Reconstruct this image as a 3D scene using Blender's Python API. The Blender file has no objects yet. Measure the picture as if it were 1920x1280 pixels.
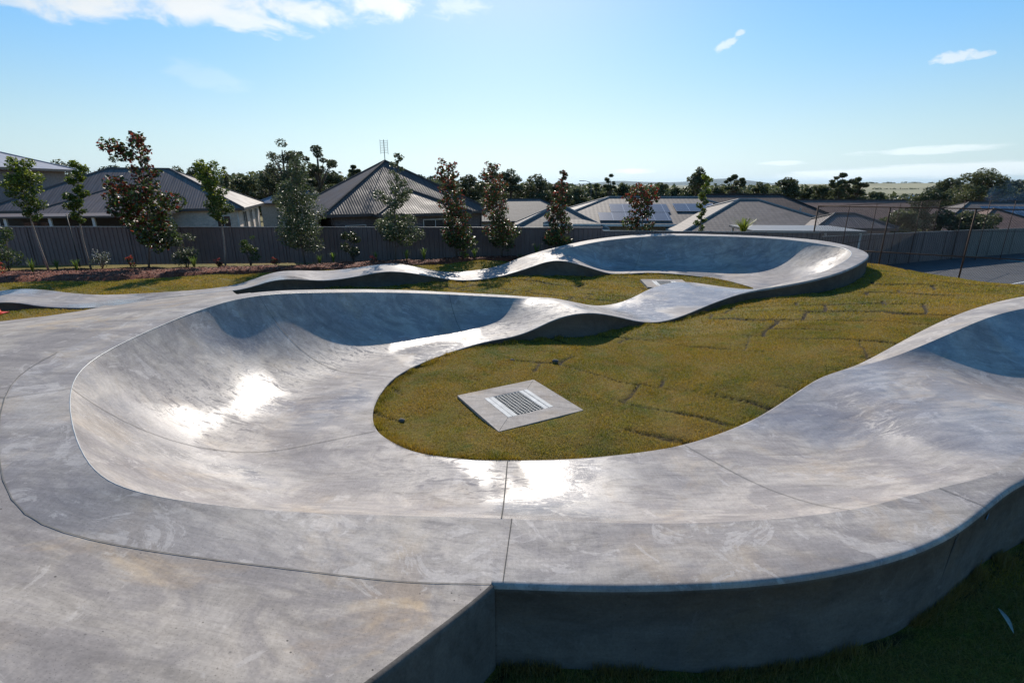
import bpy, math, random
import numpy as np
from mathutils import Vector, Matrix
random.seed(7); RNG = np.random.default_rng(7)
D = bpy.data; S = bpy.context.scene; COL = S.collection
R = math.radians
# ---------------------------------------------------------------- camera model (pixels are those of a 1920x1280 frame)
F = 960.0; H = 3.2; PIT = R(17.08); CP, SP = math.cos(PIT), math.sin(PIT)
def ray(px, py):
    a = (px-960)/F; b = (py-640)/F
    return a, CP-b*SP, b*CP+SP          # x, y, down per unit depth
def U(px, py, z):                       # point of height z seen at a pixel
    a, y, d = ray(px, py); t = (H-z)/d
    return Vector((a*t, y*t, z))
def UY(px, py, Y):                      # point at distance Y seen at a pixel
    a, y, d = ray(px, py); t = Y/y
    return Vector((a*t, Y, H-d*t))
def PX(p):
    t = p[1]*CP+(H-p[2])*SP
    return 960+F*p[0]/t, 640+F*((H-p[2])*CP-p[1]*SP)/t
# ---------------------------------------------------------------- helpers
def tag(o, label=None, cat=None, group=None, kind=None):
    if label: o['label'] = label
    if cat: o['category'] = cat
    if group: o['group'] = group
    if kind: o['kind'] = kind
    return o
def empty(name, loc=(0,0,0), rz=0):
    o = D.objects.new(name, None); COL.objects.link(o); o.location = loc; o.rotation_euler = (0,0,rz)
    o.empty_display_size = .2
    return o
def link(name, me, parent=None, mats=None, smooth=False):
    if mats:
        for m in (mats if isinstance(mats, (list, tuple)) else [mats]): me.materials.append(m)
    if smooth: me.polygons.foreach_set('use_smooth', [True]*len(me.polygons))
    o = D.objects.new(name, me); COL.objects.link(o)
    if parent: o.parent = parent
    return o
def mesh(name, vs, fs, parent=None, mats=None, smooth=False, mi=None, uv=None):
    me = D.meshes.new(name); me.from_pydata([tuple(v) for v in vs], [], fs)
    if mi is not None: me.polygons.foreach_set('material_index', mi)
    if uv is not None:
        l = me.uv_layers.new(name='UVMap'); l.data.foreach_set('uv', np.asarray(uv, dtype=np.float32).ravel())
    me.update()
    return link(name, me, parent, mats, smooth)
class MB:
    """collects simple solids into one mesh"""
    def __init__(s): s.v = []; s.f = []; s.m = []; s.uv = []
    def add(s, vs, fs, mi=0, uvs=None):
        b = len(s.v); s.v += [tuple(v) for v in vs]; s.f += [tuple(i+b for i in f) for f in fs]; s.m += [mi]*len(fs)
        for k, f in enumerate(fs):
            s.uv += (list(uvs[k]) if uvs else [(0,0)]*len(f))
        return s
    def box(s, c, d, rz=0, mi=0, M=None):
        x, y, z = d[0]/2, d[1]/2, d[2]/2
        vs = [Vector((i*x, j*y, k*z)) for i in (-1,1) for j in (-1,1) for k in (-1,1)]
        if M is None: M = Matrix.Rotation(rz, 3, 'Z')
        vs = [M @ v + Vector(c) for v in vs]
        return s.add(vs, [(0,1,3,2),(4,6,7,5),(0,4,5,1),(2,3,7,6),(0,2,6,4),(1,5,7,3)], mi)
    def bar(s, a, b, w, h=None, mi=0):
        a, b = Vector(a), Vector(b); d = b-a; L = d.length
        if L < 1e-6: return s
        q = d.to_track_quat('X', 'Z').to_matrix()
        return s.box((a+b)/2, (L, w, h or w), M=q, mi=mi)
    def tube(s, pts, rad, n=6, mi=0, cap=True):
        pts = [Vector(p) for p in pts]; rad = rad if isinstance(rad, (list, tuple)) else [rad]*len(pts)
        vs = []; fs = []
        for i, p in enumerate(pts):
            d = (pts[min(i+1, len(pts)-1)]-pts[max(i-1, 0)]).normalized()
            x = d.orthogonal().normalized() if i == 0 else (x - d*x.dot(d)).normalized()
            y = d.cross(x)
            for k in range(n):
                a = 2*math.pi*k/n; vs.append(p+(x*math.cos(a)+y*math.sin(a))*rad[i])
        for i in range(len(pts)-1):
            for k in range(n):
                k2 = (k+1) % n; fs.append((i*n+k, i*n+k2, (i+1)*n+k2, (i+1)*n+k))
        if cap: fs += [tuple(range(n-1, -1, -1)), tuple(range((len(pts)-1)*n, len(pts)*n))]
        return s.add(vs, fs, mi)
    def build(s, name, mats, parent=None, smooth=False):
        return mesh(name, s.v, s.f, parent, mats, smooth, s.m, s.uv)
# ---------------------------------------------------------------- node helpers
class NT:
    def __init__(s, name=None, world=None):
        if world: s.t = world.node_tree
        else:
            s.mat = D.materials.new(name); s.mat.use_nodes = True; s.t = s.mat.node_tree
        s.t.nodes.clear()
    def n(s, typ, ins=None, **kw):
        nd = s.t.nodes.new(typ)
        for k, v in kw.items(): setattr(nd, k, v)
        for k, v in (ins or {}).items():
            sk = nd.inputs[k]
            if isinstance(v, bpy.types.NodeSocket): s.t.links.new(v, sk)
            else: sk.default_value = v
        return nd
    def math(s, op, a, b=0.0, c=0.0, clamp=False):
        nd = s.n('ShaderNodeMath', operation=op, use_clamp=clamp)
        for i, v in enumerate((a, b, c)):
            if isinstance(v, bpy.types.NodeSocket): s.t.links.new(v, nd.inputs[i])
            else: nd.inputs[i].default_value = v
        return nd.outputs[0]
    def ramp(s, fac, stops, interp='LINEAR'):
        nd = s.n('ShaderNodeValToRGB', {'Fac': fac}); cr = nd.color_ramp; cr.interpolation = interp
        while len(cr.elements) < len(stops): cr.elements.new(.5)
        for e, (p, c) in zip(cr.elements, stops):
            e.position = p; e.color = (c, c, c, 1) if isinstance(c, (int, float)) else (*c, 1)
        return nd.outputs['Color']
    def mix(s, fac, a, b, mode='MIX'):
        nd = s.n('ShaderNodeMix', data_type='RGBA', blend_type=mode)
        for k, v in ((0, fac), (6, a), (7, b)):
            if isinstance(v, bpy.types.NodeSocket): s.t.links.new(v, nd.inputs[k])
            else: nd.inputs[k].default_value = (*v, 1) if isinstance(v, tuple) and len(v) == 3 else v
        return nd.outputs[2]
    def noise(s, vec, scale, detail=4, rough=.55, dist=0, out='Fac'):
        return s.n('ShaderNodeTexNoise', {'Vector': vec, 'Scale': scale, 'Detail': detail, 'Roughness': rough, 'Distortion': dist}).outputs[out]
    def pos(s): return s.n('ShaderNodeNewGeometry').outputs['Position']
    def obj(s): return s.n('ShaderNodeTexCoord').outputs['Object']
    def uv(s): return s.n('ShaderNodeTexCoord').outputs['UV']
    def mapping(s, vec, scale=(1,1,1), rot=(0,0,0), loc=(0,0,0)):
        return s.n('ShaderNodeMapping', {'Vector': vec, 'Scale': scale, 'Rotation': rot, 'Location': loc}).outputs[0]
    def bump(s, h, strength=.3, dist=.01, normal=None):
        i = {'Height': h, 'Strength': strength, 'Distance': dist}
        if normal: i['Normal'] = normal
        return s.n('ShaderNodeBump', i).outputs[0]
    def out(s, sh, socket='Surface'):
        o = s.n('ShaderNodeOutputMaterial', {socket: sh}); return s.mat
    def bsdf(s, **kw):
        return s.n('ShaderNodeBsdfPrincipled', {k.replace('_', ' '): v for k, v in kw.items()}).outputs[0]
def c4(c): return (*c, 1)
def flat(name, col, rough=.6, metal=0, nscale=6, namt=.25, bump=.15, coord='obj', spec=.5):
    t = NT(name); v = t.obj() if coord == 'obj' else t.pos()
    n = t.noise(v, nscale, 5, .6)
    f = t.ramp(n, [(.3, 1-namt), (.7, 1+namt)])
    c = t.mix(1.0, tuple(col), f, 'MULTIPLY')
    fine = t.noise(v, nscale*12, 3)
    return t.out(t.bsdf(Base_Color=c, Roughness=rough, Metallic=metal, Specular_IOR_Level=spec, Normal=t.bump(fine, bump, .004)))
# ---------------------------------------------------------------- materials
M = {}
SEEDX = 3.1
def concrete(name, polish=1.0, tint=(1,1,1), pits=0.0, base=.33, lime_=.62, ochre=.35, dark=0.0):
    t = NT(name); P = t.pos()
    big = t.noise(P, .55, 5, .6, .6)
    st = t.mapping(P, (1, 3.4, 2.0), (0, 0, R(35)))
    mid = t.noise(st, 1.4, 6, .62, 1.2)
    patch = t.noise(P, 1.9, 6, .68, 1.6)
    fine = t.noise(P, 42, 4, .6)
    col = t.ramp(big, [(.3, (base*.74, base*.74, base*.77)), (.5, (base*1.0, base*.98, base*.95)), (.68, (base*1.16, base*1.11, base*1.03))])
    col = t.mix(1, col, t.ramp(mid, [(.30, .74), (.5, 1.0), (.68, 1.14)]), 'MULTIPLY')
    warm = t.ramp(t.noise(P, .9, 5, .65, .8), [(.53, 0.0), (.66, ochre)])
    col = t.mix(warm, col, (base*1.25, base*1.02, base*.72))
    rust = t.ramp(t.noise(P, 1.3, 5, .7, .5), [(.64, 0.0), (.76, .25)])
    col = t.mix(rust, col, (base*1.1, base*.8, base*.66))
    if dark:
        dk = t.ramp(t.noise(t.mapping(P, (1, 1.5, 1), (0, 0, R(20))), 1.1, 7, .66, 1.4), [(.44, 0.0), (.56, dark)])
        col = t.mix(dk, col, (base*.50, base*.50, base*.56))
    lime = t.ramp(patch, [(lime_, 0.0), (lime_+.03, .5)])
    col = t.mix(lime, col, (base*1.32, base*1.32, base*1.32))
    col = t.mix(1, col, t.ramp(fine, [(.25, .86), (.75, 1.12)]), 'MULTIPLY')
    col = t.mix(1, col, tint, 'MULTIPLY')
    if pits:
        vo = t.n('ShaderNodeTexVoronoi', {'Vector': P, 'Scale': 11.0}).outputs['Distance']
        gate = t.ramp(t.noise(P, 4.0, 3), [(.5, 0.0), (.56, 1.0)])
        pm = t.math('MULTIPLY', t.ramp(vo, [(.055, 1.0), (.085, 0.0)]), gate)
        col = t.mix(t.math('MULTIPLY', pm, pits), col, (.05, .045, .04))
    rn = t.noise(st, 2.6, 7, .7, 1.8)
    rr = t.ramp(rn, [(.30, .98 - .50*polish), (.42, .96-.62*polish), (.52, .94-.66*polish), (.58, .96-.44*polish), (.75, .98-.36*polish)])
    swirl = t.noise(P, 7.0, 5, .7, 2.5)
    rr = t.math('ADD', rr, t.math('MULTIPLY', t.math('SUBTRACT', swirl, .5), .22), clamp=True)
    pore = t.ramp(t.n('ShaderNodeTexVoronoi', {'Vector': t.mapping(P, (1, 1, 1)), 'Scale': 60.0}).outputs['Distance'], [(.10, .62), (.22, 1.0)])
    col = t.mix(1, col, pore, 'MULTIPLY')
    scr = t.noise(t.mapping(P, (2, 40, 20), (0, 0, R(28))), 1.0, 4, .7, .3); scr2 = t.noise(t.mapping(P, (40, 2, 20), (0, 0, R(12))), 1.0, 4, .7, .3)
    col = t.mix(1, col, t.ramp(scr, [(.3, .93), (.5, 1.0), (.72, 1.12)]), 'MULTIPLY'); col = t.mix(1, col, t.ramp(scr2, [(.28, .94), (.5, 1.0), (.74, 1.10)]), 'MULTIPLY')
    pol = t.ramp(t.noise(t.mapping(P, loc=(SEEDX, 4.2, 0)), .42, 3, .5, .3), [(.47, 0.0), (.57, 1.0)])
    if polish > .9: rr = t.math('ADD', t.math('MULTIPLY', rr, t.math('SUBTRACT', 1.0, t.math('MULTIPLY', pol, .37))), t.math('MULTIPLY', t.math('SUBTRACT', 1.0, pol), .24), clamp=True)
    wv_ = t.n('ShaderNodeTexWave', {'Vector': P, 'Scale': .55, 'Distortion': 14.0, 'Detail': 4.0, 'Detail Scale': .7}, wave_type='RINGS').outputs['Fac']
    col = t.mix(1, col, t.ramp(wv_, [(.0, .90), (.10, 1.0), (.93, 1.0), (1, 1.06)]), 'MULTIPLY')
    h = t.math('ADD', t.math('MULTIPLY', mid, .9), t.math('MULTIPLY', fine, .10))
    h = t.math('ADD', h, t.math('MULTIPLY', swirl, .25))
    nb = t.bump(h, .22, .016)
    return t.out(t.bsdf(Base_Color=col, Roughness=rr, Specular_IOR_Level=(t.math('MULTIPLY_ADD', pol, .30, .14) if polish > .9 else .08+.26*polish), Normal=nb))
M['conc'] = concrete('polished_concrete', 1.0, (1.065, .97, .905), base=.345, dark=.50, pits=.5, lime_=.60)
M['conc_deck'] = concrete('broomed_concrete', .45, (1.065, .97, .895), pits=.0, base=.345, lime_=.555, dark=.5)
M['conc_plat'] = concrete('platform_concrete', .20, (1.07, .97, .88), pits=.9, base=.33, ochre=.75, dark=.5)
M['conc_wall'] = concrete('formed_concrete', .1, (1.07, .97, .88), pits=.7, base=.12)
M['conc_slab'] = concrete('slab_concrete', .02, (1.07, .97, .88), pits=.5, base=.36)
M['joint'] = flat('joint_dark', (.075, .07, .063), .9)
M['jointlight'] = flat('joint_pale', (.16, .15, .135), .9)
def turf():
    t = NT('turf_ground'); P = t.pos()
    a = t.noise(P, .55, 5, .65, .5); b = t.noise(P, 3.5, 5, .65, .4); c = t.noise(P, 60, 4, .7); d = t.noise(P, 16, 4, .7)
    col = t.ramp(a, [(.32, (.075, .085, .010)), (.5, (.15, .115, .015)), (.66, (.21, .135, .025))])
    col = t.mix(t.ramp(b, [(.45, 0.0), (.7, .8)]), col, (.165, .105, .022))
    col = t.mix(t.ramp(b, [(.28, .8), (.42, 0.0)]), col, (.055, .085, .010))
    col = t.mix(1, col, t.ramp(c, [(.3, .45), (.7, 1.5)]), 'MULTIPLY')
    col = t.mix(1, col, t.ramp(d, [(.3, .7), (.7, 1.25)]), 'MULTIPLY')
    far = t.n('ShaderNodeSeparateXYZ', {'Vector': P}).outputs['Y']
    fm = t.n('ShaderNodeMapRange', {'Value': far, 'From Min': 30., 'From Max': 200.}).outputs[0]
    fieldc = t.ramp(t.noise(P, .006, 4), [(.35, (.10, .11, .045)), (.6, (.20, .18, .09))])
    col = t.mix(fm, col, fieldc)
    sm = t.n('ShaderNodeAttribute', attribute_name='seam').outputs['Fac']
    col = t.mix(sm, col, (.022, .014, .008))
    h = t.math('ADD', t.math('MULTIPLY', c, .6), t.math('MULTIPLY', d, .8))
    return t.out(t.bsdf(Base_Color=col, Roughness=.9, Specular_IOR_Level=.2, Normal=t.bump(h, .9, .03)))
M['turf'] = turf()
def blade(name='grass_blades', dry=0.0):
    t = NT(name); P = t.pos()
    a = t.noise(P, .55, 5, .65, .5); b = t.noise(P, 3.5, 5, .65, .4)
    col = t.ramp(a, [(.32, (.15, .165, .014)), (.5, (.33, .25, .022)), (.66, (.46, .29, .035))])
    col = t.mix(t.ramp(b, [(.45, 0.0), (.7, .8)]), col, (.38, .22, .03))
    col = t.mix(t.ramp(b, [(.28, .8), (.42, 0.0)]), col, (.12, .165, .012))
    rnd = t.n('ShaderNodeNewGeometry').outputs['Random Per Island']
    col = t.mix(1, col, t.ramp(rnd, [(0, .55), (.8, 1.25), (1, 1.6)]), 'MULTIPLY')
    col = t.mix(t.ramp(t.math('FRACT', t.math('MULTIPLY', rnd, 7.3)), [(.80, 0.0), (.84, .85)]), col, (.42, .33, .15))
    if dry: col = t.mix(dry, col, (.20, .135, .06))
    d = t.bsdf(Base_Color=col, Roughness=.6, Specular_IOR_Level=.25)
    tr = t.n('ShaderNodeBsdfTranslucent', {'Color': col}).outputs[0]
    return t.out(t.n('ShaderNodeMixShader', {0: .38, 1: d, 2: tr}).outputs[0])
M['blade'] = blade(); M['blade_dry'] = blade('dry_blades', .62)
def leafmat(name, c1, c2, trans=.35, rough=.5, c3=None):
    t = NT(name); rnd = t.n('ShaderNodeNewGeometry').outputs['Random Per Island']
    n = t.noise(t.obj(), 1.1, 3)
    f = t.math('ADD', t.math('MULTIPLY', rnd, .6), t.math('MULTIPLY', n, .5), clamp=True)
    col = t.ramp(f, [(.15, c1), (.75, c2)] + ([(.97, c3)] if c3 else []))
    d = t.bsdf(Base_Color=col, Roughness=rough, Specular_IOR_Level=.38)
    tr = t.n('ShaderNodeBsdfTranslucent', {'Color': col}).outputs[0]
    return t.out(t.n('ShaderNodeMixShader', {0: trans, 1: d, 2: tr}).outputs[0])
M['leaf_green'] = leafmat('leaf_green', (.040, .065, .014), (.10, .14, .028))
M['leaf_lime'] = leafmat('leaf_lime', (.10, .15, .02), (.26, .30, .03), .5)
M['leaf_red'] = leafmat('leaf_red', (.085, .022, .018), (.30, .06, .035), .45, .42)
M['leaf_dark'] = leafmat('leaf_dark', (.024, .038, .016), (.062, .08, .030), .35, .34)
M['leaf_grey'] = leafmat('leaf_greygreen', (.050, .065, .032), (.14, .16, .085), .4, .4)
M['leaf_gum'] = leafmat('leaf_gum', (.052, .066, .026), (.135, .145, .060), .45, .5)
M['leaf_gumdark'] = leafmat('leaf_gumdark', (.034, .046, .020), (.095, .108, .045), .42, .5)
M['leaf_strap'] = leafmat('leaf_strap', (.07, .13, .02), (.20, .28, .05), .45, .4)
M['leaf_white'] = leafmat('petal_white', (.5, .5, .45), (.7, .7, .68), .3, .6)
M['leaf_pinkred'] = leafmat('leaf_pinkred', (.30, .05, .04), (.5, .10, .07), .4, .4)
M['bark'] = flat('bark', (.12, .09, .065), .85, nscale=18, namt=.35, bump=.5)
M['bark_pale'] = flat('bark_pale', (.28, .22, .17), .8, nscale=18, namt=.3, bump=.4)
M['stake'] = flat('stake_black', (.02, .02, .02), .6)
M['mulch'] = (lambda t: t.out(t.bsdf(Base_Color=t.mix(1, t.ramp(t.noise(t.pos(), 9, 6, .75), [(.3, (.07, .016, .008)), (.5, (.21, .048, .018)), (.72, (.36, .10, .038))]), t.ramp(t.noise(t.pos(), 50, 3, .7), [(.3, .5), (.7, 1.5)]), 'MULTIPLY'), Roughness=.9, Normal=t.bump(t.noise(t.pos(), 26, 5, .75), 1.0, .06))))(NT('bark_mulch'))
M['chip'] = (lambda t: t.out(t.bsdf(Base_Color=t.ramp(t.n('ShaderNodeNewGeometry').outputs['Random Per Island'], [(0, (.06, .018, .01)), (.7, (.20, .055, .024)), (1, (.36, .13, .06))]), Roughness=.8)))(NT('mulch_chips'))
M['fence'] = flat('fence_steel', (.195, .132, .118), .6, .0, 2, .12, .05)
M['fencecap'] = flat('fence_cap', (.20, .185, .18), .35, .0, 2, .1, .05)
M['fence_light'] = flat('fence_steel_light', (.21, .19, .17), .45, .0, 2, .12, .05)
M['rust'] = flat('rusty_steel', (.085, .040, .022), .75, .3, 14, .5, .4)
M['wire'] = flat('wire', (.060, .048, .042), .7, .3)
M['galv'] = flat('galvanised_steel', (.30, .30, .29), .65, .15, 8, .15, .1)
M['white_metal'] = flat('pale_metal', (.55, .54, .51), .75, 0, spec=.2)
M['pit'] = flat('drain_pit', (.03, .03, .028), .9)
M['asphalt'] = flat('asphalt', (.052, .052, .056), .8, 0, 1.5, .2, .4, 'pos')
M['courtgreen'] = flat('court_teal', (.05, .13, .13), .7, 0, 1.5, .15, .1, 'pos')
M['paintwhite'] = flat('line_white', (.7, .7, .68), .7)
M['dark'] = flat('dark_void', (.015, .015, .016), .5)
M['glass'] = flat('window_glass', (.03, .035, .045), .08, 0, 3, .2, 0)
M['trimwhite'] = flat('trim_white', (.62, .60, .56), .5)
M['trimdark'] = flat('gutter_dark', (.05, .047, .05), .4)
M['cream'] = flat('render_cream', (.36, .32, .26), .85)
M['taupe'] = flat('render_taupe', (.24, .21, .19), .85)
M['orange'] = flat('cone_orange', (.62, .06, .02), .45)
M['bluepaint'] = flat('blue_paint', (.02, .16, .36), .6)
M['stone'] = flat('stone', (.09, .085, .08), .9, 0, 20, .3, .5)
M['leafdry'] = flat('dry_leaf', (.34, .30, .24), .55, 0, 20, .2, .2)
def brick(name, c1, c2, mortar):
    t = NT(name); uv = t.uv()
    b = t.n('ShaderNodeTexBrick', {'Vector': uv, 'Color1': c4(c1), 'Color2': c4(c2), 'Mortar': c4(mortar), 'Scale': 1.0, 'Mortar Size': .012, 'Brick Width': .30, 'Row Height': .10})
    c = t.mix(1, b.outputs['Color'], t.ramp(t.noise(t.pos(), 4, 4), [(.3, .8), (.7, 1.15)]), 'MULTIPLY')
    return t.out(t.bsdf(Base_Color=c, Roughness=.9, Normal=t.bump(b.outputs['Fac'], -.4, .01)))
M['brick_cream'] = brick('brick_cream', (.70, .56, .46), (.58, .46, .37), (.7, .62, .55))
M['brick_grey'] = brick('brick_grey', (.13, .11, .11), (.10, .09, .095), (.20, .18, .18))
M['brick_tan'] = brick('brick_tan', (.30, .22, .15), (.24, .17, .12), (.3, .27, .24))
def ribroof(name, col, pitch=.16, rough=.5):
    t = NT(name); sx = t.n('ShaderNodeSeparateXYZ', {'Vector': t.uv()})
    w = t.math('SINE', t.math('MULTIPLY', sx.outputs[0], 2*math.pi/pitch))
    n = t.noise(t.pos(), 1.1, 4); n2 = t.noise(t.mapping(t.uv(), (5, .25, 1)), 1.2, 4)
    c = t.mix(1, tuple(col), t.ramp(n2, [(.3, .72), (.7, 1.3)]), 'MULTIPLY')
    c = t.mix(1, c, t.ramp(t.math('MULTIPLY_ADD', w, .5, .5), [(0, .9), (1, 1.05)]), 'MULTIPLY')
    return t.out(t.bsdf(Base_Color=c, Roughness=t.ramp(n, [(.3, rough-.08), (.7, rough+.1)]), Metallic=.0, Specular_IOR_Level=.12, Normal=t.bump(w, .45, .012)))
M['rib_grey'] = ribroof('roof_ribbed_grey', (.150, .118, .105), .17)
M['rib_brown'] = ribroof('roof_ribbed_brown', (.108, .080, .070), .16, .62)
M['rib_tan'] = ribroof('roof_ribbed_tan', (.21, .19, .165), .17)
M['rib_pale'] = ribroof('roof_ribbed_pale', (.33, .33, .36), .2)
def tileroof(name, col, w=.32, h=.34):
    t = NT(name); sx = t.n('ShaderNodeSeparateXYZ', {'Vector': t.uv()})
    u = t.math('SINE', t.math('MULTIPLY', sx.outputs[0], 2*math.pi/w))
    v = t.math('FRACT', t.math('DIVIDE', sx.outputs[1], h))
    hgt = t.math('ADD', t.math('MULTIPLY', u, .15), t.math('SUBTRACT', 1.0, v))
    n = t.noise(t.pos(), 2.0, 5)
    c = t.mix(1, tuple(col), t.ramp(n, [(.3, .75), (.7, 1.25)]), 'MULTIPLY')
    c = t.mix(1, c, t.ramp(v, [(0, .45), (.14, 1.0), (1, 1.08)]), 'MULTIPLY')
    return t.out(t.bsdf(Base_Color=c, Roughness=.72, Specular_IOR_Level=.35, Normal=t.bump(hgt, .6, .03)))
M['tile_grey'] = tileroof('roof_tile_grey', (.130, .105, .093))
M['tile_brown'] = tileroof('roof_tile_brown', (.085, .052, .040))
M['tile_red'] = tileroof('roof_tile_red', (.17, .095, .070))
M['ridge_pale'] = flat('ridge_pale', (.26, .24, .22), .7)
M['solar'] = (lambda t: t.out(t.bsdf(Base_Color=t.mix(t.n('ShaderNodeTexBrick', {'Vector': t.uv(), 'Scale': 1.0, 'Mortar Size': .025, 'Brick Width': 1.0, 'Row Height': 1.6, 'Color1': (0,0,0,1), 'Color2': (0,0,0,1), 'Mortar': (1,1,1,1)}, offset=0).outputs['Color'], (.05, .055, .075), (.3, .3, .3)), Roughness=.27, Specular_IOR_Level=1.0)))(NT('solar_cells'))
def hillmat(name, a, b, sc):
    t = NT(name); return t.out(t.bsdf(Base_Color=t.ramp(t.noise(t.pos(), sc, 5, .6), [(.38, a), (.62, b)]), Roughness=1.0))
M['hill'] = hillmat('hill_forest', (.03, .045, .03), (.06, .075, .045), .004)
M['field'] = hillmat('dry_pasture', (.20, .19, .10), (.30, .27, .15), .008)
M['conc_lip'] = flat('rubbed_concrete', (.40, .385, .36), .38, 0, 5, .2, .2, 'pos')
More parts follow.
